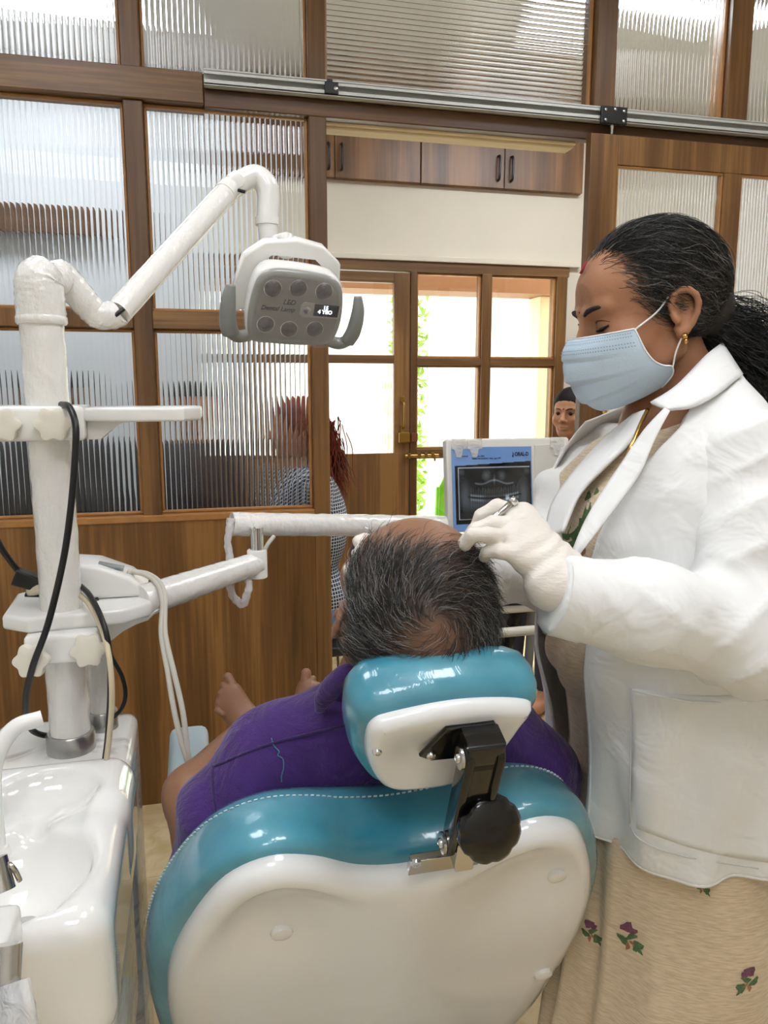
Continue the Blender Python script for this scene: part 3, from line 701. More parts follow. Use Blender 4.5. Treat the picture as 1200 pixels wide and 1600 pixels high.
def screw(name, p, ax, r, parent): link(name, lathe_vf([(r, -.002), (r, .002), (r*.8, .0035), (r*.45, .0035), (r*.4, .0022), (r*.05, .0022)], p, ax, 14), M_CHROME, parent, smooth=40)
screw('screw', hp(-.080, .030, .013), HN, .005, hshell)
br = link('headrest_bracket', prism_bm([(-.034, .018), (-.012, .062), (.040, .064), (.044, .058), (.044, .012), (.020, .006), (-.020, .008)], (HQ, BU, HV, HN), .012, .018, .002), M_BLK, ch)
link('bracket_flange', B((0, 0, 0), (.010, .010, .010), .001), M_BLK, br) if False else None
screw('screw', hp(-.022, .020, .018), HN, .005, br); screw('screw', hp(.016, .055, .018), HN, .005, br)
p_top = P(752, 1180, .785); p_bot = P(722, 1312, .855)
ax = p_bot-p_top; axn = ax/np.linalg.norm(ax); sd_ = np.array([1.0, 0, 0]); nr_ = np.cross(axn, sd_); nr_ /= np.linalg.norm(nr_)
if nr_@BN < 0: nr_ = -nr_
Lk = float(np.linalg.norm(ax))
link('hinge_block', prism_bm([(-.019, -.016), (.021, -.016), (.021, .022), (-.019, .022)], (p_top, sd_, -axn, nr_), -.022, .010, .004), M_BLK, ch, smooth=40)
for s0, s1 in ((-.021, -.011), (.013, .022)):
    link('support_arm', prism_bm([(-.012, -.012), (.006, -.016), (.014, -.004), (.014, Lk+.004), (.004, Lk+.016), (-.010, Lk+.012)], (p_top, nr_, axn, sd_), s0, s1, .003), M_BLK, ch, smooth=40)
link('slide_bar', prism_bm([(-.008, .004), (.010, .004), (.010, Lk*.82), (-.008, Lk*.82)], (p_top, nr_, axn, sd_), -.012, .014, .002), M_BLK, ch, smooth=40)
for q in (p_top, p_bot):
    w_ = link('pivot_washer', lathe_vf([(.012, 0), (.012, .003), (.009, .0035)], q-sd_*.0215, -sd_, 20), M_STEEL, ch, smooth=40)
    screw('pivot_screw', q-sd_*.0245, -sd_, .0055, w_)
tab = link('mount_tab', prism_bm([(-.030, -.030), (.018, -.030), (.012, .008), (-.010, .012)], (p_bot, nr_, -axn, sd_), -.010, .012, .002), M_STEEL, ch)
mp_ = link('mount_plate', prism_bm([(-.042, -.018), (.042, -.018), (.042, .010), (-.042, .010)], (back_pt(*on_back(696, 1344, .024), .022), BU, BV, BN), -.006, .004, .001), M_STEEL, ch)
screw('screw', back_pt(*on_back(650, 1348, .027), .027), BN, .006, mp_); screw('screw', back_pt(*on_back(742, 1338, .027), .027), BN, .006, mp_)
# black clamping knob with eight scallops
kp = P(765, 1295, .815); kax = np.array([.10, -.98, .10]); kax /= np.linalg.norm(kax); ks, ku, kd = frame_from(kax)
V = []; prof = [(.014, -.018), (.030, -.015), (.0360, -.008), (.0372, 0), (.036, .005), (.031, .0085), (.018, .010), (.005, .0095)]
NK = 64
for r, hgt in prof:
    for k in range(NK):
        a = 2*PI*k/NK; rr = r*(1-0.055*max(0, math.cos(8*a))**2*(1 if .025 < r else 0)); V.append(kp+kd*hgt+ks*math.cos(a)*rr+ku*math.sin(a)*rr)
Fc = [(i*NK+k, i*NK+(k+1) % NK, (i+1)*NK+(k+1) % NK, (i+1)*NK+k) for i in range(len(prof)-1) for k in range(NK)] + [tuple(range(NK))[::-1], tuple((len(prof)-1)*NK+k for k in range(NK))]
kn = link('clamp_knob', (V, Fc), M_BLK, ch, smooth=50)
ktgt = p_top+axn*Lk*.62
link('knob_stud', tube_vf([kp-kd*.022, kp-kd*.040, ktgt], [.0085, .0085, .007], 12), M_STEEL, kn, smooth=40)
link('knob_collar', tube_vf([kp-kd*.026, kp-kd*.034], .0125, 16), M_STEEL, kn, smooth=40)
link('power_cord', tube_vf(smooth_path([(-.05, .96, .58), (-.075, .93, .5), (-.08, .93, .3), (-.06, 1.0, .06)], 6), .004, 8), M_BLACKP, ch, smooth=True)

# ================================================================ DENTAL UNIT: basin, column, trays
un = empty('dental_unit', (-.2, 1.05, 0.0), 'white dental unit with ceramic spittoon basin, wrapped column and two small trays', 'dental unit')
fb = Field((-.48, .72, .70), (-.05, 1.24, .95), .005)
fb.rbox((-.285, .965, .815), (.18, .185, .085), .035)
fb.rbox((-.285, 1.08, .845), (.178, .07, .062), .03, k=.02)
fb.ell((-.225, .895, .905), (.092, .098, .085), k=.016, mode='sub')
fb.ell((-.21, 1.055, .905), (.066, .058, .028), k=.012, mode='sub'); fb.cap((-.215, 1.03, .897), (-.222, .96, .895), .022, .022, k=.01, mode='sub')
fb.rbox((-.285, .94, .92), (.135, .14, .03), .02, k=.006, mode='sub')
Vb, Qb = fb.mesh(2); link('basin', np_mesh('basin', Vb, Qb), M_CERAM, un, smooth=True)
link('drain', lathe_vf([(.022, 0), (.022, .002), (.016, .003), (.004, .0035)], (-.215, .885, .8225), (0, 0, 1), 20), M_STEEL, un, smooth=40)
m_body, nt_, b_ = new_mat('white_body_with_grey_scuffs')
b_.inputs['Roughness'].default_value = .16; b_.inputs['Coat Weight'].default_value = .5
tc = nd(nt_, 'ShaderNodeTexCoord'); mpn = nd(nt_, 'ShaderNodeMapping'); mpn.inputs['Scale'].default_value = (3, 3, 9); nt_.links.new(tc.outputs['Object'], mpn.inputs[0])
nz = nd(nt_, 'ShaderNodeTexNoise'); nz.inputs['Scale'].default_value = 3.2; nz.inputs['Detail'].default_value = 7; nz.inputs['Distortion'].default_value = 1.5; nt_.links.new(mpn.outputs[0], nz.inputs['Vector'])
rp = nd(nt_, 'ShaderNodeValToRGB'); e = rp.color_ramp.elements; e[0].position = .30; e[0].color = lin((176,172,160)); e[1].position = .46; e[1].color = lin((236,234,228)); nt_.links.new(nz.outputs[0], rp.inputs[0]); nt_.links.new(rp.outputs[0], b_.inputs['Base Color'])
fb = Field((-.47, .74, -.02), (-.05, 1.20, .80), .009)
fb.rbox((-.285, .97, .36), (.155, .165, .40), .04); fb.rbox((-.285, .985, .62), (.165, .175, .13), .05, k=.05); fb.rbox((-.285, .97, .05), (.17, .18, .06), .03, k=.05); fb.half((0, 0, .002), (0, 0, -1)); fb.half((0, 0, .752), (0, 0, 1))
Vb, Qb = fb.mesh(3); link('lower_cabinet', np_mesh('lower_cabinet', Vb, Qb), m_body, un, smooth=True)
link('rear_housing', B((-.34, 1.16, 0.0), (-.112, 1.36, .882), .022, 4), m_body, un, smooth=50)
XP, YPO = -.205, 1.23
def polept(z): return np.array([XP, YPO, z])
link('pole_collar', lathe_vf([(.037, 0), (.037, .03), (.034, .034)], polept(.878), (0, 0, 1), 24), mat('satin_steel', (176,176,174), .3, metal=1.0), un, smooth=40)
wr = RNG.uniform(-1, 1, (40,))
def wrap_disp(amp, fr):
    def f(t, a): return amp*(math.sin(a*3+t*fr)+math.sin(a*5-t*fr*1.7+1.3)*.7)
    return f
link('pole', tube_vf([polept(z) for z in np.linspace(.905, 1.54, 60)], [.0305, .0305], 28, disp=wrap_disp(.0004, 60)), M_WRAP, un, smooth=50)
link('support_post', tube_vf([(-.165, 1.30, z) for z in np.linspace(.88, 1.08, 10)], .020, 18), M_WRAP, un, smooth=50)
link('post_collar', lathe_vf([(.025, 0), (.025, .03), (.023, .033)], (-.165, 1.30, .88), (0, 0, 1), 20), mat('satin_steel', (176,176,174), .3, metal=1.0), un, smooth=40)
def star_knob(c, ax, r, parent, th=.018):
    s, u, d = frame_from(ax); V = []; NK = 60; pr = [(.80, -th*.5), (.97, -th*.42), (1, -.2*th), (1, .2*th), (.96, .42*th), (.82, .5*th), (.3, .46*th)]
    for q, hgt in pr:
        for k in range(NK):
            a = 2*PI*k/NK; rr = r*q*(0.90+0.10*math.cos(6*a)); V.append(np.array(c)+d*hgt+s*math.cos(a)*rr+u*math.sin(a)*rr)
    Fc = [(i*NK+k, i*NK+(k+1) % NK, (i+1)*NK+(k+1) % NK, (i+1)*NK+k) for i in range(len(pr)-1) for k in range(NK)] + [tuple(range(NK))[::-1], tuple((len(pr)-1)*NK+k for k in range(NK))]
    link('star_knob', (V, Fc), M_OFFW, parent, smooth=45)
# upper small tray, clamped to the pole
c1 = link('upper_clamp', B((-.335, 1.185, 1.372), (-.150, 1.285, 1.422), .008, 3), M_WHITE, un, smooth=50)
star_knob((-.256, 1.172, 1.397), (0.05, -1, .05), .026, c1); star_knob((-.190, 1.172, 1.397), (0.05, -1, .05), .026, c1)
link('upper_tray', prism_bm([(-.150, -.045), (-.110, -.06), (-.07, -.065), (-.01, -.065), (.014, -.03), (.018, .05), (.0, .08), (-.10, .08), (-.150, .045)], ((0, 1.24, 1.41), (1, 0, 0), (0, 1, 0), (0, 0, 1)), -.011, .009, .004), M_WHITE, c1, smooth=40)
link('tray_bracket', prism_bm([(-.150, -.038), (-.132, -.038), (-.105, -.014), (-.070, -.010), (-.15, -.008)], ((0, 1.24, 1.41), (1, 0, 0), (0, 0, 1), (0, -1, 0)), -.03, .03, .002), M_WHITE, c1)
# lower device tray
c2 = link('lower_tray', prism_bm([(-.285, -.055), (-.245, -.085), (-.19, -.075), (-.115, -.072), (-.075, -.04), (-.062, .03), (-.075, .085), (-.12, .11), (-.25, .11), (-.29, .07)], ((0, 1.265, 1.10), (1, 0, 0), (0, 1, 0), (0, 0, 1)), -.010, .014, .006), M_WHITE, un, smooth=40)
link('tray_clamp', B((-.250, 1.165, 1.045), (-.150, 1.29, 1.09), .008, 3), M_WHITE, c2, smooth=50)
star_knob((-.238, 1.155, 1.058), (-.1, -1, .1), .026, c2); star_knob((-.160, 1.152, 1.068), (.1, -1, .1), .026, c2)
link('tray_gusset', prism_bm([(-.16, -.005), (-.062, -.005), (-.08, -.022), (-.12, -.032), (-.16, -.07)], ((0, 1.27, 1.10), (1, 0, 0), (0, 0, 1), (0, -1, 0)), -.025, .025, .004), M_WRAP, c2)
# gooseneck fillers and the holder at the near corner
def faucet(pts, r, name='filler_spout'):
    return link(name, tube_vf(smooth_path(pts, 8), r, 16), M_WHITE, un, smooth=50)
fz = .862
fa = faucet([(-.262, .985, fz), (-.262, .985, fz+.07), (-.258, .992, fz+.12), (-.235, 1.005, fz+.158), (-.202, 1.015, fz+.165)], [.0125, .0125, .0115, .0105, .0105])
link('spout_base', lathe_vf([(.020, 0), (.020, .012), (.016, .02)], (-.262, .985, fz-.006), (0, 0, 1), 20), M_WHITE, fa, smooth=40)
fa2 = faucet([(-.268, .945, fz-.02), (-.268, .945, fz+.03), (-.275, .945, fz+.06)], [.014, .013, .012], 'cup_filler')
hd = link('syringe_holder', B((-.250, .690, .882), (-.190, .790, .925), .010, 3), M_WHITE, un, smooth=50)
sy = link('air_syringe', tube_vf([P(12, 1475, .70), P(10, 1540, .69)], [.013, .012], 18), M_STEEL, un, smooth=40)
link('syringe_hose', tube_vf([P(14, 1530, .695), P(22, 1620, .68), P(25, 1690, .66)], .010, 12), mat('grey_hose', (150,150,146), .45), sy, smooth=True)
link('syringe_nozzle', tube_vf(smooth_path([P(-4, 1352, .74), P(12, 1350, .74), P(22, 1358, .74), P(31, 1376, .745)], 6), .0026, 8), M_STEEL, sy, smooth=True)
link('syringe_head', tube_vf([P(-6, 1340, .74), P(4, 1392, .735)], [.010, .012], 14), M_STEEL, sy, smooth=40)
link('plastic_sleeve', tube_vf([P(20, 1535, .688), P(24, 1580, .68), P(26, 1640, .67)], [.013, .018, .019], 24, disp=wrap_disp(.0018, 30)), film_mat('clear_sleeve_film', .45), sy, smooth=True)

# ---------------------------------------------------------------- device and cables on the lower tray
dv = empty('scaler_unit', (-.15, 1.28, 1.114), 'white ultrasonic scaler console with small display on the lower tray', 'dental device')
link('console', prism_bm([(-.06, 0), (.072, 0), (.074, .012), (.05, .034), (.0, .056), (-.05, .062), (-.062, .05)], ((-.155, 1.315, 1.114), (1, 0, 0), (0, 0, 1), (0, -1, 0)), -.03, .055, .008), M_WHITE, dv, smooth=40)
link('display', prism_bm([(-.020, -.010), (.020, -.010), (.020, .010), (-.020, .010)], ((-.135, 1.285, 1.1635), (.97, 0, -.26), (0, 1, 0), (.26, 0, .97)), -.002, .0014, .0005), mat('grey_display', (150,156,160), .15), dv)
link('side_band', B((-.222, 1.262, 1.116), (-.205, 1.30, 1.16), .006), mat('lilac_band', (150,140,170), .3), dv)
gp = empty('handpiece_in_holder', (-.25, 1.25, 1.114), 'transparent handpiece lying on the tray beside the wrapped column', 'handpiece')
link('grip', tube_vf(smooth_path([P(45, 925, 1.19), P(65, 919, 1.19), P(82, 922, 1.20)], 5), [.008, .010, .008], 12), mat('clear_amber_grip', (214,204,176), .15, coat=.8), gp, smooth=True)
link('rest_pad', tube_vf([P(40, 929, 1.19), P(88, 930, 1.20)], [.007, .008], 12, flat=.5), M_BLACKP, gp, smooth=True)
def cable(name, label, pts, r, m, n=10): return link(name, tube_vf(smooth_path(pts, n), r, 10), m, None, label, 'cable', smooth=True)
M_RUB = mat('black_rubber', (16,16,17), .4)
M_BEI = mat('beige_hose', (214,200,168), .45); M_GRH = mat('pale_grey_hose', (206,202,190), .45)
cable('power_cable', 'thick black cable looping down the white column from the upper tray', [P(96, 632, 1.11), P(108, 636, 1.08), P(118, 665, 1.06), P(117, 720, 1.06), P(110, 800, 1.07), P(98, 880, 1.08), P(75, 975, 1.08), P(50, 1045, 1.1), P(40, 1100, 1.14), P(48, 1138, 1.2), P(75, 1150, 1.25), P(110, 1148, 1.28)], .0048, M_RUB)
ad = empty('power_adapter', (-.29, 1.25, 1.12), 'black plug adapter with its cord resting on the tray edge', 'power adapter')
link('adapter_body', prism_bm([(-.022, -.012), (.024, -.010), (.028, 0), (.024, .012), (-.022, .014)], (P(45, 908, 1.19), (.9, 0, -.4), (.4, 0, .9), (0, -1, 0)), -.012, .012, .003), M_BLACKP, ad)
link('adapter_cord', tube_vf(smooth_path([P(33, 897, 1.19), P(15, 875, 1.17), P(-4, 845, 1.15), P(-30, 780, 1.15)], 6), .005, 8), M_RUB, ad, smooth=True)
cable('device_cable', 'black cable hanging beside the beige hose from the lower tray', [P(122, 912, 1.2), P(140, 930, 1.16), P(158, 965, 1.12), P(170, 1010, 1.11), P(172, 1080, 1.12), P(168, 1150, 1.13), P(163, 1192, 1.14)], .0042, M_RUB)
cable('suction_hose', 'beige hose running down in front of the column base', [P(125, 930, 1.18), P(140, 945, 1.15), P(160, 985, 1.12), P(171, 1030, 1.10), P(175, 1090, 1.10), P(171, 1150, 1.12), P(166, 1190, 1.13)], .0042, M_BEI)
cable('loop_cable', 'thin black cable loop bulging out behind the beige hose', [P(150, 935, 1.22), P(165, 975, 1.24), P(172, 1020, 1.25), P(190, 1055, 1.26), P(196, 1085, 1.27), P(188, 1110, 1.28), P(165, 1128, 1.29), P(150, 1134, 1.29)], .0036, M_RUB)
for k, (lb, dx) in enumerate((('pale grey hose hanging from the lower tray, outer one of the pair', 0), ('pale grey hose hanging from the lower tray, inner one of the pair', 6))):
    cable('handpiece_hose', lb, [P(200+dx, 893, 1.25), P(225+dx, 897, 1.25), P(245+dx, 912, 1.24), P(254+dx*.6, 940, 1.22), P(252+dx, 990, 1.2), P(262+dx*1.6, 1050, 1.18), P(272+dx*2.2, 1110, 1.17), P(285+dx*1.2, 1165, 1.17), P(296, 1203, 1.18), P(296, 1260, 1.2)], .0042, M_GRH)

# ================================================================ OPERATING LAMP on its folding arm
lp = empty('dental_lamp', (XP, YPO, 1.54), 'grey and white LED operating lamp on a white folding arm above the chair', 'dental lamp')
lp['_off'] = [XP, YPO, 1.54]
ptop = np.array([XP, YPO, 1.56])
link('column_head', tube_vf(smooth_path([ptop+(0, 0, -.02), ptop+(0, 0, .02), ptop+(0.001, 0.002, .042), ptop+(.014, .010, .058)], 6), [.034, .034, .033, .024], 24, disp=wrap_disp(.0010, 40)), M_WRAP, lp, smooth=60)
link('collar', lathe_vf([(.0335, 0), (.0355, .003), (.0355, .010), (.0335, .013)], ptop+(0, 0, -.022), (0, 0, 1), 28), M_WRAP, lp, smooth=40)
a1 = P(97, 432, 1.15); a2 = P(150, 491, 1.19); a3 = P(185, 488, 1.21); a4 = P(362, 292, 1.40)
link('lower_arm', tube_vf(smooth_path([ptop+(.006, .004, .040), a1*.5+(ptop+(.012, .008, .036))*.5, a1, a2*.6+a1*.4, a2], 6), [.026, .024, .0225, .022, .021], 24, disp=wrap_disp(.0009, 50)), M_WRAP, lp, smooth=60)
link('elbow', tube_vf(smooth_path([a2-(a2-a1)*.05, a2+(.006, 0, -.002), a3+(-.006, 0, -.004), a3], 5), [.021, .0215, .0215, .020], 24, disp=wrap_disp(.0006, 30)), M_WRAP, lp, smooth=60)
link('elbow_slot', tube_vf([a3+(-.004, -.021, -.007), a3+(.010, -.018, .004)], [.004, .003], 8), M_BLACKP, lp)
link('upper_arm', tube_vf([a3+(a4-a3)*t for t in np.linspace(0, 1, 24)], [.0205, .0205], 24, disp=wrap_disp(.0002, 40)), M_WRAP, lp, smooth=60)
link('arm_band', tube_vf([a3+(a4-a3)*.93, a3+(a4-a3)*.94], .0215, 24), M_WHITE, lp, smooth=60)
b1 = P(376, 284, 1.41); b2 = P(400, 276, 1.42); b3 = P(418, 296, 1.425); b4 = P(418, 345, 1.43); b5 = P(418, 372, 1.43)
kn2 = link('wrist_joint', tube_vf([a4, a4+(b1-a4)*.9], [.0205, .022], 24), M_WHITE, lp, smooth=60)
link('joint_pin', lathe_vf([(.012, 0), (.012, .003), (.005, .004)], a4+(b1-a4)*.6+np.array([0, -.021, 0]), (0, -1, 0), 18), M_WHITE, lp, smooth=40)
link('joint_gap', tube_vf([P(372, 297, 1.385), P(383, 300, 1.385)], .003, 8), M_BLACKP, lp)
link('gooseneck', tube_vf(smooth_path([b1, b2, b3, b4], 8), [.020, .021, .0215, .0205], 24), M_WHITE, lp, smooth=60)
link('neck_ring', tube_vf([b4+(0, 0, .006), b4+(0, 0, -.008)], .0225, 24), M_WHITE, lp, smooth=60)
link('neck_tube', tube_vf([b4, b5+(0.002, 0, .0), b5+(.006, 0, -.02)], [.019, .018, .014], 24), M_WHITE, lp, smooth=60)
# lamp head: frame with face normal looking down towards the patient
LC = P(462, 482, 1.33); lw = np.array([.06, -.80, -.50]); lw /= np.linalg.norm(lw)     # out of the face
lu = np.array([.94, .08, -.0]); lu -= lw*(lu@lw); lu /= np.linalg.norm(lu)
roll = math.radians(-3); lv = np.cross(lw, lu); lv = lv/np.linalg.norm(lv)
lu, lv = lu*math.cos(roll)+lv*math.sin(roll), lv*math.cos(roll)-lu*math.sin(roll)
LF = (LC, lu, lv, lw)
def lpnt(u, v, d=0): return LC+lu*u+lv*v+lw*d
M_LGREY = mat('grey_lamp_plastic', (138,138,130), .28, coat=.7); M_LDK = mat('grey_lamp_handle', (136,138,134), .35)
face = [(-.070, -.062), (-.080, -.02), (-.074, .040), (-.058, .062), (-.03, .068), (.03, .066), (.060, .058), (.076, .036), (.082, -.02), (.070, -.058), (.03, -.066), (-.03, -.067)]
fo = spline_closed(face, 96)
hous = link('lamp_housing', pillow(fo*1.04, (0, 0), LF, [('0.5', -.075), (.030, -.072), (.012, -.060), (.002, -.035), (0, -.012), (.002, -.002), (.006, .0), ('0.8', 0)]), M_WHITE, lp, smooth=True)
link('bezel', pillow(fo, (0, 0), LF, [('0.9', -.004), (-.001, -.004), (-.001, .003), (.003, .007), (.010, .008), (.013, .006), ('0.85', .005)]), M_LGREY, lp, smooth=True)
fp = link('face_plate', pillow(fo*.90, (0, 0), LF, [('0.9', .003), (0, .003), (0, .0075), ('0.8', .0078), ('0.4', .0078)]), mat('warm_grey_face', (136,132,122), .3, coat=.8), lp, smooth=40)
M_LENS = mat('led_lens', (72,66,60), .10, metal=.4, coat=1.0, bump=.8, bscale=300)
for u, v in ((-.046, .036), (-.003, .041), (.042, .040), (-.050, -.030), (-.008, -.036), (.038, -.032)):
    ln_ = link('led_lens', lathe_vf([(.0145, 0), (.0145, .0025), (.013, .0045), (.007, .0065), (.001, .007)], lpnt(u, v, .0070), lw, 24), M_LENS, fp, smooth=40)
    link('lens_ring', lathe_vf([(.0155, 0), (.0155, .0016), (.0145, .002)], lpnt(u, v, .0068), lw, 24), M_STEEL, ln_)
pn = link('control_panel', prism_bm([(.006, -.010), (.012, -.015), (.076, -.013), (.078, .010), (.012, .013), (.006, .008)], (lpnt(.0, .004, .0074), lu, lv, lw), 0, .0016, .0006), mat('pale_grey_panel', (160,156,146), .3), fp)
link('control_button', lathe_vf([(.007, 0), (.007, .002), (.004, .003)], lpnt(.018, .004, .009), lw, 18), M_STEEL, pn, smooth=40)
link('display', prism_bm([(-.022, -.011), (.022, -.011), (.022, .011), (-.022, .011)], (lpnt(.052, .005, .0092), lu, lv, lw), 0, .0008, .0003), mat('display_black', (10,10,12), .1), pn)
M_DIG = emit_mat('display_digits', (235,240,255), 1.3)
text_mesh('display_text', '15', .0095, lpnt(.050, .0075, .0103), lu, lv, M_DIG, pn, 'CENTER', bold=.0004)
text_mesh('display_text', '4 YEO', .0095, lpnt(.050, -.0005, .0103), lu, lv, M_DIG, pn, 'CENTER', bold=.0004)
text_mesh('display_text', '.......', .006, lpnt(.051, -.0045, .0103), lu, lv, mat('dim_digits', (150,150,150), .5), pn, 'CENTER')
M_INK = mat('dark_print', (34,30,26), .5)
text_mesh('printed_text', 'LED', .0125, lpnt(-.004, .010, .0082), lu, lv, M_INK, fp, 'RIGHT', shear=.25)
text_mesh('printed_text', 'Dental Lamp', .0115, lpnt(-.003, -.003, .0082), lu, lv, M_INK, fp, 'RIGHT', shear=.25)
for s in (-1, 1):   # side grips
    base = [lpnt(s*.066, -.060, -.010), lpnt(s*.092, -.064, -.006), lpnt(s*.110, -.052, -.002)]
    hb = link('grip_arm', tube_vf(smooth_path(base, 6), [.012, .0125, .012], 14, flat=.9), M_LGREY, lp, smooth=True)
    link('grip_handle', tube_vf(smooth_path([lpnt(s*.106, -.058, -.003), lpnt(s*.113, -.035, -.002), lpnt(s*.115, .0, -.006), lpnt(s*.112, .026, -.016)], 6), [.0150, .0155, .0145, .012, .008], 16, flat=.8), M_LDK, lp, smooth=True)
yk = [(-.092, -.055), (-.098, -.01), (-.088, .045), (-.055, .075), (.0, .086), (.05, .078), (.086, .05), (.094, .0), (.086, -.05), (.070, -.05), (.074, .0), (.066, .04), (.04, .06), (-.04, .06), (-.068, .036), (-.076, -.01), (-.07, -.05)]
link('yoke', prism_bm(yk, (lpnt(0, .008, -.078), lu, lv, lw), -.012, .012, .005), M_WHITE, lp, smooth=40)
link('yoke_mount', tube_vf([b5+(.004, 0, -.012), lpnt(-.015, .085, -.078), lpnt(-.012, .06, -.078)], [.015, .016, .014], 18), M_WHITE, lp, smooth=True)
cvr = fo*1.05
link('plastic_cover', pillow(cvr, (0, 0), LF, [(.0, -.03), (-.002, .004), (.004, .016), ('0.9', .018), ('0.5', .019)]), film_mat('lamp_cover_film', .10, .08), lp, smooth=True)

# ================================================================ INSTRUMENT ARM with film viewer
ia = empty('instrument_boom', (-.1, 1.27, 1.11), 'white jointed tray arm wrapped in clear plastic reaching across to the X-ray viewer', 'instrument arm')
q1 = P(232, 936, 1.25); q2 = P(402, 880, 1.43)
link('lower_boom', tube_vf([q1+(q2-q1)*t for t in np.linspace(-.06, 1.0, 30)], [.027, .021], 22, disp=wrap_disp(.0005, 60)), M_WRAP, ia, smooth=60)
el = q2 + np.array([.0, 0, 0])
link('elbow_cup', lathe_vf([(.016, -.028), (.0185, -.026), (.0185, .024), (.017, .026)], el, (0, 0, 1), 24), M_WHITE, ia, smooth=40)
link('chrome_post', tube_vf([el+(0, 0, .022), el+(0, 0, .068)], .0125, 20), M_CHROME, ia, smooth=40)
r1 = P(362, 819, 1.43); r2 = P(700, 822, 1.63)
link('upper_boom', tube_vf([r1+(r2-r1)*t for t in np.linspace(0, 1, 40)], [.0225, .0215], 22, flat=1.0, disp=wrap_disp(.0005, 70)), M_WRAP, ia, smooth=60)
screw('screw', P(397, 827, 1.405), (-.2, -1, 0), .004, ia)
link('return_hose', tube_vf(smooth_path([P(412, 862, 1.43), P(420, 848, 1.43), P(428, 838, 1.44)], 4), .004, 8), M_GRH, ia, smooth=True)
lpth = [P(362, 810, 1.41), P(356, 838, 1.405), P(358, 870, 1.40), P(357, 905, 1.40), P(365, 932, 1.40), P(378, 944, 1.40), P(388, 925, 1.40), P(387, 900, 1.405)]
link('hanging_wrap', tube_vf(smooth_path(lpth, 6), [.010, .007, .008, .009, .008, .009, .007, .006], 14, flat=.35, disp=wrap_disp(.0022, 35)), film_mat('hanging_clear_film', .42, .15), ia, smooth=True)
# delivery tray under the viewer
tb_ = empty('delivery_tray', (.66, 1.57, .97), 'white instrument delivery tray behind the sleeve of the dentist', 'instrument tray')
link('tray_body', B((.47, 1.42, .985), (.80, 1.66, 1.045), .014, 3), M_OFFW, tb_, smooth=50)
link('control_strip', B((.60, 1.416, 1.005), (.66, 1.421, 1.022), .001), mat('display_black', (10,10,12), .1), tb_)
link('holder_bar', tube_vf([(.47, 1.40, .955), (.80, 1.40, .955)], .010, 12), M_OFFW, tb_, smooth=40)
for x in (.49, .79): link('holder_bracket', B((x-.016, 1.39, .93), (x+.016, 1.44, 1.0), .008), M_OFFW, tb_)
link('upright', tube_vf([(.60, 1.60, 1.04), (.60, 1.60, 1.16)], .016, 14), M_WHITE, tb_, smooth=40)
M_HOSEG = mat('grey_hose', (150,150,146), .45)
for k, (lb, m_, pts, r) in enumerate((
    ('wide black hose slanting down below the delivery tray', M_RUB, [(.655, 1.46, .985), (.63, 1.48, .86), (.575, 1.50, .68), (.50, 1.52, .50), (.46, 1.54, .30)], .014),
    ('grey hose hanging straight below the delivery tray', M_HOSEG, [(.690, 1.46, .985), (.685, 1.46, .86), (.675, 1.47, .70), (.65, 1.5, .50), (.60, 1.52, .3)], .010),
    ('pale hose curving down nearest the coat of the dentist', mat('pale_hose', (196,192,184), .45), [(.775, 1.44, .99), (.77, 1.43, .90), (.745, 1.42, .78), (.71, 1.42, .62), (.68, 1.45, .4)], .008))):
    link('instrument_hose', tube_vf(smooth_path(pts, 8), r, 12), m_, None, lb, 'hose', smooth=True)
# film viewer
vw = empty('film_viewer', (.64, 1.53, 1.155), 'white framed light box viewer standing on the tray arm with clear clips', 'film viewer')
v0 = P(685, 829, 1.60); v1 = P(697, 686, 1.60); v2 = P(889, 683, 1.655)
vu = v2-v1; Wv = np.linalg.norm(vu); vu /= Wv; vv = v1-v0; vv -= vu*(vv@vu); Hv = np.linalg.norm(vv); vv /= Hv; vn = np.cross(vu, vv)
VF = (v1-vv*Hv, vu, vv, vn)
link('viewer_case', prism_bm([(.0, -.006), (Wv, -.006), (Wv, Hv-.004), (Wv-.004, Hv), (.004, Hv), (0, Hv-.004)], VF, -.03, 0, .004), mat('viewer_case_plastic', (226,223,214), .3), vw, smooth=40)
link('side_panel', prism_bm([(Wv-.082, .0), (Wv-.026, .0), (Wv-.024, Hv-.014), (Wv-.080, Hv-.016)], VF, -.001, .0016, .0008), mat('viewer_panel_plastic', (216,213,204), .3), vw)
link('panel_groove', prism_bm([(Wv-.0245, .02), (Wv-.023, .02), (Wv-.022, Hv-.012), (Wv-.0235, Hv-.012)], VF, -.001, .0006), mat('groove_grey', (110,108,104), .5), vw)
M_CLIP = film_mat('clear_clip_plastic', .35, .06, (245,242,235))
for u in (.016, .050, .235): link('clear_clip', prism_bm([(0, 0), (.003, -.016), (.012, -.018), (.015, -.016), (.018, 0), (.026, 0), (.026, .022), (-.006, .022), (-.006, 0)], (VF[0]+vu*u+vv*(Hv-.022), vu, vv, vn), .004, .007, .0006), M_CLIP, vw)
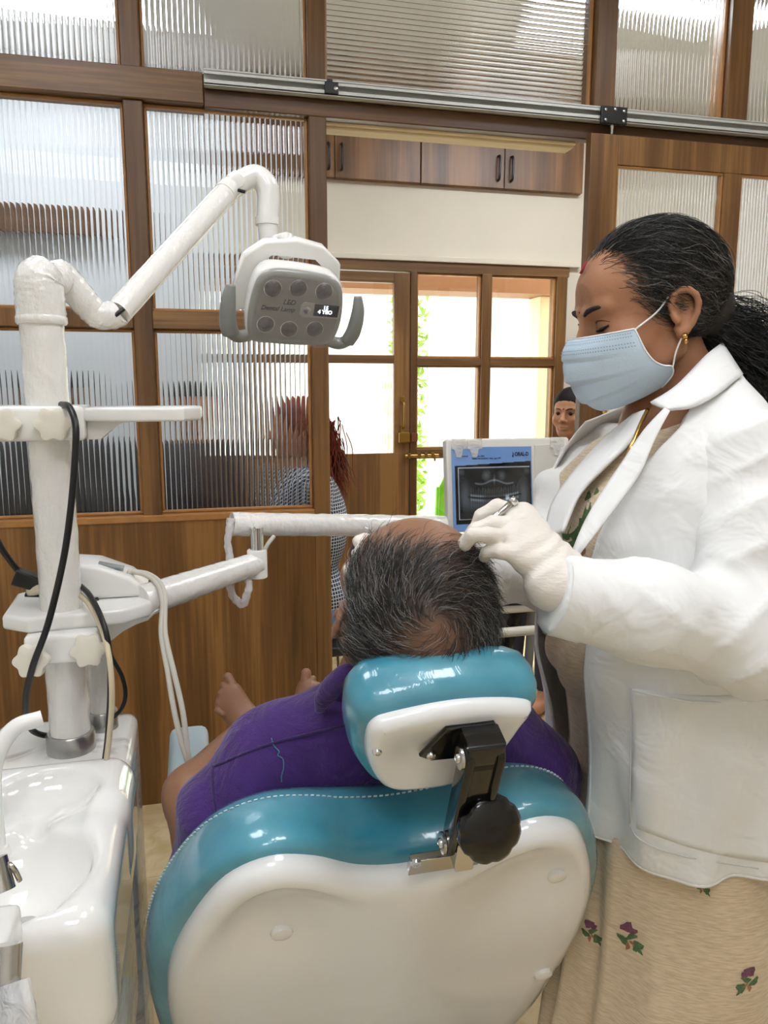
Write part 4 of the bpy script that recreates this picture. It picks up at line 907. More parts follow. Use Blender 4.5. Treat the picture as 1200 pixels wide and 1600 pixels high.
# dental X-ray film (printed picture: colour per point)
FW, FH = Wv-.098, Hv-.014
fl0 = VF[0]+vu*.010+vv*(-.004)+vn*.003
NXF, NYF = 190, 150
gu, gv = np.meshgrid(np.linspace(0, 1, NXF), np.linspace(0, 1, NYF))
blue = L3((120,158,214)); img = np.tile(blue, (NYF, NXF, 1))
blk = (gu > .035) & (gu < .985) & (gv > .085) & (gv < .80+.045*(gu-.5)); img[blk] = L3((8,9,12))
iu = (gu-.075)/(.965-.075); iv = (gv-.14)/(.755-.14); ins = (iu > 0) & (iu < 1) & (iv > 0) & (iv < 1)
x_ = (iu-.5)*2; y_ = iv
val = .05+.05*np.exp(-((y_-.35)/.25)**2)
jaw = .50-.10*(1-x_**2)+.02*x_      # occlusal line
ramus = np.exp(-((np.abs(x_)-.82)/.13)**2)*np.exp(-((y_-.52)/.22)**2); val += .20*ramus
body = np.exp(-((y_-(.34-.10*(1-x_**2)))/.13)**2)*(np.abs(x_) < .9); val += .10*body
teeth_m = (np.abs(x_) < .68)
tooth = .55+.45*np.cos(x_*48)**2
up = np.exp(-((y_-(jaw+.035))/.022)**2); lo_ = np.exp(-((y_-(jaw-.045))/.024)**2)
cr = np.clip((np.abs(x_)-.18)/.2, .25, 1)
val += teeth_m*tooth*(.55*up+.45*lo_)*cr
roots = np.exp(-((y_-(jaw+.13))/.07)**2)+.8*np.exp(-((y_-(jaw-.14))/.07)**2); val += teeth_m*.10*roots*np.cos(x_*48)**2
pal = np.exp(-((y_-(.72-.05*x_**2*2+.03*np.cos(x_*9)))/.016)**2)*(np.abs(x_) < .55); val += .38*pal
val += .30*np.exp(-(x_/.022)**2)*np.exp(-((y_-.76)/.07)**2)+.22*np.exp(-((np.abs(x_)-.22)/.10)**2)*np.exp(-((y_-.84)/.08)**2)
val += .9*np.exp(-((x_-.36)/.055)**4)*np.exp(-((y_-(.40))/.045)**4)
val += .16*np.exp(-((np.abs(x_)-.93)/.1)**2)*np.exp(-((y_-.92)/.06)**2)
val -= .22*np.exp(-((y_-jaw)/.012)**2)*(np.abs(x_) < .75)
val += RNG.normal(0, .008, val.shape)
val = np.clip(val*.8, .012, 1)**1.35
xr = val[..., None]*np.array([.62, .74, .88]); img[ins] = xr[ins]
edge = ((np.abs(iv) < .008) | (np.abs(iv-1) < .008)) & (iu > -.005) & (iu < 1.005) | (np.abs(iu) < .006) & (iv > 0) & (iv < 1)
img[edge] = L3((170,176,190))
Vf = fl0 + gu.ravel()[:, None]*FW*vu + gv.ravel()[:, None]*FH*vv
ii = (np.arange(NYF-1)[:, None]*NXF+np.arange(NXF-1)[None, :]).ravel(); Qf = np.stack([ii, ii+1, ii+1+NXF, ii+NXF], 1)
fm = attr_mat('printed_xray_film', .12, coat=.5)
xf = empty('xray_film', tuple(fl0), 'blue bordered panoramic dental X-ray film clipped to the viewer', 'X-ray film')
xo = solidify(link('film_sheet', np_mesh('film_sheet', Vf, Qf, img.reshape(-1, 3)), fm, xf), .0006)
M_PRT = mat('film_print', (14,22,60), .5)
def fpt(u, v): return fl0+vu*u*FW+vv*v*FH+vn*.0004
text_mesh('film_text', 'ORAL-D', .0118, fpt(.785, .885), vu, vv, M_PRT, xf, bold=.0003, sx=.72)
link('logo_mark', prism_bm([(0, 0), (.002, -.0035), (.0035, 0), (.0035, .006), (.0015, .009), (.0022, .004)], (fpt(.750, .885), vu, vv, vn), 0, .0004), M_PRT, xf)
text_mesh('film_text', '2025-09-10', .0042, fpt(.09, .885), vu, vv, M_PRT, xf); text_mesh('film_text', 'Client No: 2023', .0042, fpt(.25, .885), vu, vv, M_PRT, xf); text_mesh('film_text', 'Name: MR SANDAY  Male  Age: 57Y', .0042, fpt(.25, .855), vu, vv, M_PRT, xf)
# ================================================================ PEOPLE
def head_field(h, fem=True, ear=True, neck=True, closed=True):
    """local axes: x = the person's left, y = forward, z = up; origin midway between the ears"""
    f = Field((-.11, -.135, -.22), (.11, .14, .145), h)
    f.ell((0, -.010, .042), (.0755, .096, .084), k=.0)
    f.ell((0, .040, .048), (.060, .052, .052), k=.03)
    f.ell((0, .036, -.022), (.060, .060, .080), k=.03)
    for s in (-1, 1):
        f.cap((s*.056, .000, -.042), (s*.022, .070, -.084), .014, .014, k=.022)
        f.ell((s*.044, .062, -.018), (.024, .024, .027), k=.02)
        f.cap((s*.042, .080, .033), (s*.012, .092, .030), .007, .008, k=.012)
    f.ell((0, .078, -.086), (.020, .015, .016), k=.015)
    for s in (-1, 1):
        f.ell((s*.031, .101, .012), (.019, .014, .012), k=.012, mode='sub')
        f.ell((s*.031, .077, .012), (.0145, .0135, .0130), k=.004)
    f.cap((0, .090, .024), (0, .109, -.016), .0075, .011, k=.010)
    f.ell((0, .111, -.020), (.0125, .011, .010), k=.006)
    for s in (-1, 1): f.ell((s*.0125, .101, -.024), (.0085, .009, .0075), k=.005)
    f.ell((0, .091, -.050), (.023, .010, .0065), k=.006); f.ell((0, .089, -.061), (.020, .010, .0075), k=.006)
    f.cap((-.020, .099, -.0555), (.020, .099, -.0555), .0018, .0018, k=.003, mode='sub')
    if ear:
        for s in (-1, 1):
            hx = [(.073, .010, .006), (.076, .010, .019), (.079, .006, .029), (.082, -.003, .034), (.085, -.013, .032), (.087, -.021, .023), (.087, -.023, .012), (.085, -.020, .0), (.082, -.013, -.011), (.079, -.005, -.019), (.076, .001, -.023), (.073, .005, -.014)]
            f.chain([(s*a, b, c) for a, b, c in hx], [.0035, .004, .0042, .0043, .0043, .0043, .0042, .0042, .0045, .0052, .0058, .004], k=.003)
            f.ell((s*.076, -.007, .008), (.005, .017, .026), k=.004)
            f.ell((s*.084, -.005, .010), (.008, .010, .016), k=.004, mode='sub')
            f.cap((s*.079, .009, .0), (s*.081, .006, -.006), .0045, .004, k=.004)
    if neck: f.cap((0, -.022, -.06), (0, -.045, -.21), .050 if fem else .058, .056 if fem else .064, k=.03)
    return f
def basis(fwd, up):
    f = np.array(fwd, float); f /= np.linalg.norm(f); u = np.array(up, float); u -= f*(u@f); u /= np.linalg.norm(u); l = np.cross(u, f)
    return np.stack([l, f, u])           # rows: left, forward, up
def to_world(V, c, Bm): return np.asarray(c)+V@Bm
def join_np(*parts):
    V = []; Q = []; o = 0
    for v, q in parts: V.append(np.asarray(v, np.float32)); Q.append(np.asarray(q)+o); o += len(v)
    return np.concatenate(V), np.concatenate(Q)
def noise3(V, seed, fr):
    """cheap smooth noise from a few random sine waves, -1..1"""
    r = np.random.default_rng(seed); out = np.zeros(len(V))
    for _ in range(6):
        d = r.normal(size=3); d /= np.linalg.norm(d); out += np.sin(V@d*fr*r.uniform(.6, 1.5)+r.uniform(0, 6.28))
    return out/3.2
def skin(name, col, rough=.48): return mat(name, col, rough, var=.10, vscale=14, bump=.12, bscale=160, sss=.06, spec=.35)
def eye_parts(parent, c, Bm, brow=(30,22,18), half_closed=True, m_skin=None):
    W = lambda p: to_world(np.array([p], float), c, Bm)[0]
    MB_ = mat('brow_hair', brow, .7); ML = mat('dark_lash', (22,15,13), .6)
    for s in (-1, 1):
        link('eyebrow', tube_vf(smooth_path([W((s*.011, .0985, .0275)), W((s*.022, .0970, .0330)), W((s*.037, .0895, .0345)), W((s*.053, .0725, .0285))], 5), [.0028, .0048, .0042, .0012], 8, flat=.7), MB_, parent, smooth=True)
        zl = .0055 if half_closed else .012
        link('lash_line', tube_vf(smooth_path([W((s*.0175, .0875, zl)), W((s*.025, .0910, zl-.0005)), W((s*.034, .0905, zl)), W((s*.0455, .0835, zl+.0035))], 5), [.0010, .0022, .0024, .0014], 8), ML, parent, smooth=True)
        link('eyelid_crease_shade', tube_vf(smooth_path([W((s*.0180, .0870, .0125)), W((s*.025, .0905, .0170)), W((s*.036, .0890, .0175)), W((s*.0465, .0815, .0135))], 5), [.0005, .0009, .0009, .0005], 6), mat('lid_fold_shade', (96,60,44), .6), parent, smooth=True)  # thin dark line paints the shade in the fold of the lid
        if not half_closed:
            link('eye', lathe_vf([(.0001, .0022), (.005, .0012), (.0085, 0), (.0085, -.002)], W((s*.031, .0893, .012)), Bm[1], 16), mat('eye_dark', (40,28,24), .15), parent, smooth=True)

# ---------------------------------------------------------------- the patient
SKIN_P = attr_mat('patient_skin', .42, bump=.15, bscale=140)
pt = empty('person', (.24, 1.15, .5), 'barefoot balding man in purple shirt reclining in the dental chair', 'person')
PB = basis((0.03, .62, .78), (0.04, -.78, .62)); PH = np.array([.250, .872, 1.172])
PS = np.array([1.12, 1.05, 1.05])
Vh, Qh = head_field(.0034, fem=False).mesh(2)
Lh = Vh.copy(); Vh = to_world(Vh*PS, PH, PB)
# torso, arms and legs under the clothes
f = Field((-.16, .78, .38), (.62, 2.06, 1.16), .010)
f.cap((.245, .93, 1.07), (.24, .99, .99), .062, .07, k=.03); f.cap((.11, .985, .97), (.37, .985, .97), .050, .050, k=.05)
Rt = basis((0, math.cos(A27), math.sin(A27)), (0, -math.sin(A27), math.cos(A27)))
f.ell((.24, 1.035, .86), (.160, .095, .19), Rt, k=.05); f.ell((.24, 1.15, .68), (.15, .115, .15), Rt, k=.06); f.cap((.16, 1.20, .60), (.32, 1.20, .60), .10, .10, k=.05)
f.chain([(.085, .985, .965), (.02, .965, .87), (.0, .985, .785)], [.046, .044, .043], k=.03); f.chain([(.0, .985, .785), (-.022, 1.10, .850), (.07, 1.23, .875)], [.043, .040, .030], k=.02)
f.ell((.13, 1.26, .88), (.052, .030, .030), k=.02)
for i in range(4): f.chain([(.16, 1.245+i*.017, .890-i*.006), (.20, 1.245+i*.018, .885-i*.006), (.225, 1.245+i*.018, .873-i*.006)], [.010, .009, .008], k=.004)
f.chain([(.12, 1.24, .905), (.15, 1.225, .91), (.175, 1.22, .905)], [.011, .010, .009], k=.006)
f.chain([(.395, .985, .965), (.475, .985, .86), (.47, 1.04, .74), (.44, 1.20, .70)], [.046, .044, .040, .034], k=.03)
f.chain([(.16, 1.25, .58), (.12, 1.62, .60), (.11, 2.02, .50)], [.085, .06, .045], k=.04); f.chain([(.32, 1.25, .58), (.35, 1.62, .60), (.345, 2.02, .50)], [.085, .06, .045], k=.04)
Vb, Qb = f.mesh(2)
def foot(ankle, toe_dir, dorsal, sgn):
    """sgn +1: big toe towards local +x"""
    d = np.array(toe_dir, float); d /= np.linalg.norm(d); z = np.array(dorsal, float); z -= d*(z@d); z /= np.linalg.norm(z); x = np.cross(d, z)
    Bm = np.stack([x, d, z]); g = Field((-.07, -.09, -.09), (.07, .20, .05), .0035)
    g.ell((0, -.03, -.045), (.032, .045, .038), k=.02); g.cap((0, -.02, -.005), (0, .02, -.02), .036, .034, k=.03)
    g.cap((0, .0, -.03), (.008*sgn, .115, -.035), .034, .030, k=.03); g.cap((-.012*sgn, .0, -.04), (-.022*sgn, .10, -.042), .026, .024, k=.03); g.cap((.012*sgn, .02, -.035), (.024*sgn, .115, -.038), .024, .024, k=.025)
    for i, (tx, ln, r) in enumerate(((.031, .054, .0140), (.009, .056, .0092), (-.009, .054, .0088), (-.026, .050, .0084), (-.042, .044, .0084))):
        g.chain([(tx*.72*sgn, .104-.011*i, -.034), (tx*sgn, .104-.011*i+ln*.6, -.026), (tx*1.12*sgn, .104-.011*i+ln, -.030)], [r*1.1, r*.95, r*1.05], k=.0022)
    v, q = g.mesh(1); return to_world(v, ankle, Bm), q
tl = onY(352, 1078, 2.10); al = onY(399, 1136, 2.06); tr_ = onY(494, 1062, 2.10); ar_ = onY(468, 1140, 2.06)
Vl, Ql = foot(al+np.array([0, .02, -.01]), tl-al+np.array([0, .0, .005]), (.25, -.9, .45), 1)
Vr, Qr = foot(ar_+np.array([0, .02, -.01]), tr_-ar_, (-.2, -.9, .45), -1)
V, Q = join_np((Vh, Qh), (Vb, Qb), (Vl, Ql), (Vr, Qr))
base = L3((146,104,78)); C_ = np.tile(base, (len(V), 1))*(1+.08*noise3(V, 3, 60))[:, None]
nh = len(Vh)
zz = Lh
def hair_mask_p(L):
    """1 where the patient's hair grows: sides and back, thin over the crown patch, bald above the forehead"""
    y, z, x = L[:, 1], L[:, 2], np.abs(L[:, 0])
    front = 1/(1+np.exp(-((.018+.42*x)-y+.004*np.sin(x*160))/.006))                 # behind a receding hairline
    front *= 1/(1+np.exp(-((.0+.020*(x/.07)**2)-(y-.016))/.008)) if False else 1
    top = (z > .0)|(y < -.015)
    nape = 1/(1+np.exp(-(z+.055)/.006))
    earz = np.where((x > .069) & (z < .042) & (y > -.03) & (y < .022), 0.0, 1.0)
    sp = ((L[:, 0]-.010)/.040)**2+((y+.072)/.032)**2+((z-.088)/.05)**2             # thinning crown patch
    patch = 1-.92*np.exp(-sp**1.5)
    return np.clip(front*top*nape*earz, 0, 1), patch
hm, patch = hair_mask_p(zz)
scalp = L3((40,34,31)); C_[:nh] = C_[:nh]*(1-.85*(hm*patch))[:, None] + scalp*(.85*hm*patch)[:, None]
C_[:nh] *= (1-.25*(hm*(1-patch)))[:, None]
link('body', np_mesh('body', V, Q, C_), SKIN_P, pt, smooth=True)
eye_parts(pt, PH, PB)
for k, (c0, rr) in enumerate(((tl, 0), )): pass
# hair strands
idx = RNG.choice(nh, 60000, p=None); Nw = vnormals(Vh.astype(np.float64), Qh)
keep = (RNG.random(60000) < hm[idx]*(.15+.85*patch[idx])*.55); idx = idx[keep][:20000]
Pj = Lh[idx]*PS; Nl = (Nw[idx]@PB.T)
roots = Pj+RNG.normal(0, .0012, Pj.shape)
wv = RNG.uniform(0, 6.28, (len(idx), 2)); fq = RNG.uniform(2.0, 4.5, len(idx)); cl = RNG.normal(0, .22, (len(idx), 3))
crown = np.array([.01, -.05, .115])
def flow_p(pos, t, i):
    n = (pos-np.array([0, -.010, .042]))/np.array([.0845, .101, .088])**2; n /= np.linalg.norm(n, axis=1)[:, None]
    a = pos-crown; a -= n*np.sum(a*n, 1)[:, None]; a /= (np.linalg.norm(a, axis=1)[:, None]+1e-6)
    b = np.cross(n, a)
    d = a*.75+b*(.75+.5*np.sin(wv[i, 0]*.2))[:, None]+n*(.42-.55*t)+cl[i]+b*(np.sin(wv[i, 1]+t*fq*2.2)*.55)[:, None]+a*(np.cos(wv[i, 0]+t*fq*2.2)*.35)[:, None]
    return d/np.linalg.norm(d, axis=1)[:, None]
Vs, Qs, per = hairs_vf(roots, flow_p, 7, RNG.uniform(.0028, .0058, len(idx)), .00030)
tone = np.where(RNG.random(len(idx)) < .30, RNG.uniform(100, 165, len(idx)), RNG.uniform(22, 62, len(idx))); tone = (tone/255.0)**2.2
hc = np.repeat(tone, per)[:, None]*np.array([1.0, .97, .93])
M_HAIR = attr_mat('hair_strands', .42)
link('hair', np_mesh('hair', to_world(Vs, PH, PB), Qs, hc), M_HAIR, pt, kind='stuff')
# purple shirt
def fleece(name, col):
    m = mat(name, col, .9, sheen=.2, var=.12, vscale=30); nt = m.node_tree; b = nt.nodes['Principled BSDF']
    tc = nd(nt, 'ShaderNodeTexCoord'); n1 = nd(nt, 'ShaderNodeTexNoise'); n1.inputs['Scale'].default_value = 11; n1.inputs['Detail'].default_value = 4; n1.inputs['Distortion'].default_value = 1.4; n2 = nd(nt, 'ShaderNodeTexNoise'); n2.inputs['Scale'].default_value = 420
    nt.links.new(tc.outputs['Object'], n1.inputs['Vector']); nt.links.new(tc.outputs['Object'], n2.inputs['Vector'])
    b1 = nd(nt, 'ShaderNodeBump'); b1.inputs['Strength'].default_value = .55; b1.inputs['Distance'].default_value = .03; nt.links.new(n1.outputs[0], b1.inputs['Height'])
    b2 = nd(nt, 'ShaderNodeBump'); b2.inputs['Strength'].default_value = .3; b2.inputs['Distance'].default_value = .004; nt.links.new(n2.outputs[0], b2.inputs['Height']); nt.links.new(b1.outputs[0], b2.inputs['Normal']); nt.links.new(b2.outputs[0], b.inputs['Normal'])
    return m
M_PURP = fleece('purple_fleece', (64,32,104))
f = Field((-.16, .76, .50), (.64, 1.42, 1.18), .0065)
f.cap((.105, .985, .958), (.385, .985, .958), .062, .062, k=.05); f.cap((.20, .955, 1.00), (.30, .955, 1.00), .046, .046, k=.06)
f.ell((.24, 1.035, .86), (.180, .112, .205), Rt, k=.06); f.ell((.24, 1.15, .68), (.175, .135, .17), Rt, k=.07)
f.chain([(.088, .985, .953), (.028, .968, .885), (.004, .965, .80)], [.064, .062, .060], k=.035); f.chain([(.400, .985, .965), (.470, .975, .88), (.482, .985, .80)], [.066, .062, .058], k=.035)
sl_, X_ = f._sub((-.2, .7, .4), (.08, 1.5, 1.2)); d_ = (X_[0]-.0)*-.22+(X_[1]-.97)*.05+(X_[2]-.800)*-.97; f.v[sl_] = np.where((X_[0] < .07) & (X_[2] < .86), np.maximum(f.v[sl_], d_), f.v[sl_])
f.ell((.245, .90, 1.11), (.062, .075, .085), basis((0, .74, .67), (0, -.67, .74)), k=.01, mode='sub')
V, Q = f.mesh(2); Nn = vnormals(V.astype(np.float64), Q)
fold = .0035*np.sin(V[:, 0]*55+V[:, 2]*38+2*noise3(V, 5, 18))*np.exp(-((V[:, 0]-.03)/.12)**2)*np.exp(-((V[:, 2]-.89)/.12)**2)+.0022*noise3(V, 8, 30)-.008*np.abs(np.sin(V[:, 0]*34+V[:, 2]*21+1.5*noise3(V, 15, 14)))**.5*np.exp(-((V[:, 0]-.05)/.09)**2)*np.exp(-((V[:, 2]-.86)/.10)**2)
V = V+Nn*fold[:, None]
sh = link('shirt', np_mesh('shirt', V, Q), M_PURP, pt, smooth=True)
bv = BVHTree.FromPolygons([tuple(v) for v in V], [tuple(q) for q in Q])
def snap(px, py, tree, off=.0015, fallback=1.0):
    r = Vector(ray(px, py)); h = tree.ray_cast(Vector((0, 0, CAM_H)), r.normalized())
    return (np.array(h[0])-np.array(r.normalized())*off) if h[0] is not None else P(px, py, fallback)
M_PURPD = fleece('purple_seam', (50,24,86))
for pts in ([(333, 1197), (352, 1190), (400, 1170), (450, 1155), (505, 1142), (540, 1134)], [(333, 1197), (332, 1215), (335, 1250), (342, 1290), (346, 1318)]):
    link('seam', tube_vf(smooth_path([snap(x, y, bv, .0005) for x, y in pts], 5), .0022, 8), M_PURPD, sh, smooth=True)
link('loose_thread', tube_vf(smooth_path([snap(x, y, bv, .0015) for x, y in ((424, 1153), (428, 1165), (436, 1174), (434, 1180), (442, 1186), (443, 1200), (440, 1212), (440, 1222))], 5), .0006, 6), mat('teal_thread', (60,140,150), .6), sh, smooth=True)
ck = [np.array([.252, .945, 1.048])+.070*math.cos(a)*np.array([1, 0, 0])+.064*math.sin(a)*np.array([0, -.55, .83])+np.array([0, -.035*max(0, -math.cos(a-PI/2)), .0]) for a in np.linspace(math.radians(-210), math.radians(30), 26)]
link('shirt_collar', tube_vf(ck, [.010, .020, .022, .021, .022, .020, .010], 16, flat=.8, disp=lambda t, a: .0016*math.sin(a*2+t*23)), M_PURP, sh, smooth=True)
link('collar_fold', tube_vf(smooth_path([P(562, 1048, .93), P(543, 1052, .94), P(524, 1068, .955), P(508, 1088, .975), P(500, 1108, .99)], 6), [.010, .017, .019, .016, .008], 16, flat=.75), M_PURP, sh, smooth=True)
link('vest_edge', tube_vf(smooth_path([P(548, 1064, .925), P(546, 1078, .925), P(550, 1092, .925)], 5), .004, 8), mat('white_vest', (226,222,218), .8), sh, smooth=True)
# trousers
f = Field((-.02, 1.05, .36), (.50, 2.02, .82), .009)
f.cap((.17, 1.20, .60), (.31, 1.20, .60), .125, .125, k=.05)
f.chain([(.16, 1.25, .59), (.12, 1.62, .60), (.115, 1.96, .51)], [.10, .078, .062], k=.04); f.chain([(.32, 1.25, .59), (.35, 1.62, .60), (.34, 1.96, .51)], [.10, .078, .062], k=.04)
V, Q = f.mesh(2); link('trousers', np_mesh('trousers', V, Q), mat('dark_trousers', (52,52,62), .8, var=.1, vscale=30), pt, smooth=True)

# ---------------------------------------------------------------- the dentist
SKIN_D = skin('dentist_skin', (166,117,86))
dn = empty('person', (.66, .95, 0), 'woman dentist in a white coat, face mask and gloves leaning over the patient', 'person')
HP_, HA = math.radians(13), math.radians(-86)
hf = np.array([math.sin(HA)*math.cos(HP_), math.cos(HA)*math.cos(HP_), -math.sin(HP_)]); hu = np.array([math.sin(HA)*math.sin(HP_), math.cos(HA)*math.sin(HP_), math.cos(HP_)])
DB = .955*basis(hf, hu); DH = np.array([.603, .942, 1.536])
V1, Q1 = head_field(.0028, fem=True, neck=False).mesh(1)
V1 = to_world(V1, DH, DB)
nkb = np.array([.635, .95, 1.40])
f = Field((.30, .66, .02), (.92, 1.30, 1.56), .011)
f.chain([DH-DB[2]*.05-DB[1]*.02, DH-DB[2]*.10-DB[1]*.03, nkb], [.047, .047, .056], k=.02); f.cap((.65, .83, 1.345), (.65, 1.06, 1.32), .036, .036, k=.05)
f.ell((.655, .95, 1.24), (.10, .125, .16), k=.05); f.ell((.68, .95, 1.02), (.10, .13, .16), k=.05)
f.chain([(.655, .82, 1.335), (.640, .735, 1.16)], [.036, .036], k=.02); f.chain([(.628, .725, 1.155), P(905, 915, .86)], [.036, .027], k=.02)
f.chain([(.62, 1.09, 1.33), P(850, 885, 1.13), P(690, 890, 1.04)], [.045, .040, .03], k=.03)
f.chain([(.67, .88, .95), (.67, .88, .5), (.67, .88, .08)], [.09, .065, .045], k=.05); f.chain([(.67, 1.02, .95), (.67, 1.02, .5), (.67, 1.02, .08)], [.09, .065, .045], k=.05)
for yy in (.88, 1.02): f.cap((.68, yy, .06), (.55, yy, .055), .04, .03, k=.03)
V2, Q2 = f.mesh(2); V, Q = join_np((V1, Q1), (V2, Q2))
link('body', np_mesh('body', V, Q), SKIN_D, dn, smooth=True)
eye_parts(dn, DH, DB)
WD = lambda p: to_world(np.array([p], float), DH, DB)[0]
link('bindi', lathe_vf([(.0016, 0), (.0015, .0006), (.0005, .001)], WD((0.002, .1015, .034)), DB[1], 12), mat('maroon_bindi', (120,20,24), .5), dn)
link('sindoor_mark', tube_vf([WD((0, .089, .085)), WD((0, .079, .098))], [.004, .003], 8, flat=.4), mat('red_powder', (150,24,34), .8), dn, smooth=True)
ej = link('earring', lathe_vf([(.001, -.004), (.004, -.002), (.0045, .0), (.002, .002), (.001, .003)], WD((.0845, .001, -.026)), DB[0], 12), mat('gold', (214,170,90), .2, metal=1.0), dn, smooth=True)
link('earring_drop', lathe_vf([(.001, 0), (.003, -.003), (.001, -.007)], WD((.086, .001, -.029)), (0, 0, 1), 10), mat('gold', (214,170,90), .2, metal=1.0), ej, smooth=True)
# hair: cap, combed strands, curly tail
fc = Field((-.11, -.145, -.10), (.11, .12, .16), .0042)
fc.ell((0, -.014, .046), (.0805, .1000, .0885), k=0); fc.ell((0, -.085, -.005), (.045, .035, .045), k=.03)
sl_, X_ = fc._sub((-.2, -.2, -.2), (.2, .2, .2)); e1 = (X_[1]-.086+.30*np.abs(X_[0])*0)*.80-(X_[2]-.078)*.60+np.abs(X_[0])*.10; e2 = -(X_[2]+.045)
earc = .030-np.sqrt((X_[1]+.004)**2+((X_[2]-.008)/1.25)**2)+0*X_[0]
fc.v = np.maximum(fc.v, np.maximum(e1, e2)).astype(np.float32); fc.v = np.where(np.abs(X_[0]) > .055, np.maximum(fc.v, earc), fc.v).astype(np.float32)
Vc, Qc = fc.mesh(1)
M_CAPH = mat('black_hair_base', (34,29,27), .6, var=.4, vscale=60, stretch=(1, .3, .3))
hr = link('hair', np_mesh('hair', to_world(Vc, DH, DB), Qc), M_CAPH, dn, smooth=True)
nape = np.array([0, -.125, -.010])
Nc = vnormals(Vc.astype(np.float64), Qc); cand = np.where(np.sum(Nc*(Vc-np.array([0, -.014, .046])), 1) > .03)[0]
idx = RNG.choice(cand, 8000); roots = Vc[idx].astype(float); jit = RNG.normal(0, .17, (len(idx), 3)); ph = RNG.uniform(0, 6.28, len(idx)); wvy = RNG.uniform(.1, .5, len(idx))
def flow_d(pos, t, i):
    n = (pos-np.array([0, -.014, .046]))/np.array([.0805, .1000, .0885])**2; n /= np.linalg.norm(n, axis=1)[:, None]
    k0 = np.sqrt(np.sum(((pos-np.array([0, -.014, .046]))/np.array([.0815, .1010, .0895]))**2, 1))
    a = nape-pos; a -= n*np.sum(a*n, 1)[:, None]; a /= (np.linalg.norm(a, axis=1)[:, None]+1e-6); b = np.cross(n, a)
    d = a+b*(np.sin(ph+t*9)*wvy)[:, None]+n*((1.02-k0)*6)[:, None]+jit[i]
    return d/np.linalg.norm(d, axis=1)[:, None]
Vs, Qs, per = hairs_vf(roots, flow_d, 11, RNG.uniform(.005, .0085, len(idx)), .00036)
tone = np.where(RNG.random(len(idx)) < .16, RNG.uniform(95, 170, len(idx)), RNG.uniform(20, 58, len(idx))); tone = (tone/255.0)**2.2
link('combed_strands', np_mesh('combed_strands', to_world(Vs, DH, DB), Qs, np.repeat(tone, per)[:, None]*np.array([1, .95, .9])), M_HAIR, hr, kind='stuff')
pth = smooth_path([P(1085, 490, 1.05), P(1115, 510, 1.05), P(1150, 530, 1.06), P(1185, 560, 1.07), P(1215, 610, 1.08), P(1235, 680, 1.09)], 10); pth = np.array(pth)
Vt = []; Qt = []; ct = []; NS = 1100; NP = 26; o = 0
for i in range(NS):
    off = RNG.normal(0, 1, 3); off /= np.linalg.norm(off); off *= RNG.uniform(0, 1)**.6
    t0, t1 = RNG.uniform(0, .35), RNG.uniform(.6, 1); rr = RNG.uniform(.004, .010); p0 = RNG.uniform(0, 6.28); fr_ = RNG.uniform(14, 30)
    ts = np.linspace(t0, t1, NP); k = ts*(len(pth)-1); ki = np.clip(k.astype(int), 0, len(pth)-2); cpt = pth[ki]+(pth[ki+1]-pth[ki])*(k-ki)[:, None]
    wdt = (.022+.052*np.sin(np.clip(ts*1.15, 0, 1)*PI*.62))
    crv = cpt+off*wdt[:, None]+np.stack([np.cos(p0+ts*fr_), np.sin(p0+ts*fr_), np.sin(p0*2+ts*fr_*.7)], 1)*rr*np.clip((ts-t0)*4, 0, 1)[:, None]
    tg = np.gradient(crv, axis=0); tg /= np.linalg.norm(tg, axis=1)[:, None]; s_ = np.cross(tg, (.3, .5, .8)); s_ /= np.linalg.norm(s_, axis=1)[:, None]; u_ = np.cross(s_, tg)
    v = np.stack([crv+(s_*math.cos(a)+u_*math.sin(a))*.00042 for a in (0, 2.09, 4.19)], 1).reshape(-1, 3)
    b = (np.arange(NP-1)*3)[:, None]+np.arange(3)[None, :]; b2 = (np.arange(NP-1)*3)[:, None]+(np.arange(3)[None, :]+1) % 3
    Vt.append(v); Qt.append(np.stack([b, b2, b2+3, b+3], -1).reshape(-1, 4)+o); o += len(v); ct.append(np.full(len(v), ((90 if RNG.random() < .05 else RNG.uniform(12, 34))/255)**2.2))
link('curly_tail', np_mesh('curly_tail', np.concatenate(Vt), np.concatenate(Qt), np.concatenate(ct)[:, None]*np.array([1, .93, .88])), M_HAIR, hr, kind='stuff')
link('tail_core', tube_vf([pth[i] for i in range(0, 34, 3)], [.020, .030, .034, .030, .018], 14, disp=lambda t, a: .004*math.sin(a*3+t*20)), M_CAPH, hr, smooth=True)
# mask
M_MASK = mat('pale_blue_mask', (196,214,228), .75, bump=.15, bscale=500); M_MEDGE = mat('white_mask_edge', (244,246,248), .7)
cprof = [(.1115, .0005), (.124, -.012), (.1295, -.030), (.128, -.050), (.121, -.074), (.108, -.094), (.088, -.106), (.066, -.108)]
sprof = [(.056, .0700, -.002), (.052, .0720, -.018), (.046, .0730, -.036), (.036, .072, -.050), (.024, .0715, -.058), (.012, .070, -.062), (.010, .064, -.074), (.022, .054, -.088)]
cs = smooth_path([(a, 0, b) for a, b in cprof], 5); ss = smooth_path(sprof, 5); NM = len(cs)
def mask_pt(u, v):
    k = v*(NM-1); i = min(int(k), NM-2); t = k-i; c_ = cs[i]*(1-t)+cs[i+1]*t; s_ = ss[i]*(1-t)+ss[i+1]*t
    a = abs(u)*PI/2*.92; fy = c_[0]+(s_[0]-c_[0])*(1-math.cos(a))/(1-math.cos(PI/2*.92)); x = s_[1]*math.sin(a)/math.sin(PI/2*.92); z = c_[2]+(s_[2]-c_[2])*abs(u)**1.3
    pl = .0060*(((v-.26)*4.6) % 1-.5)*(1 if .26 < v < .9 else 0)*(1-abs(u)**3)
    return WD((math.copysign(x, u), fy+pl+.0050, z))
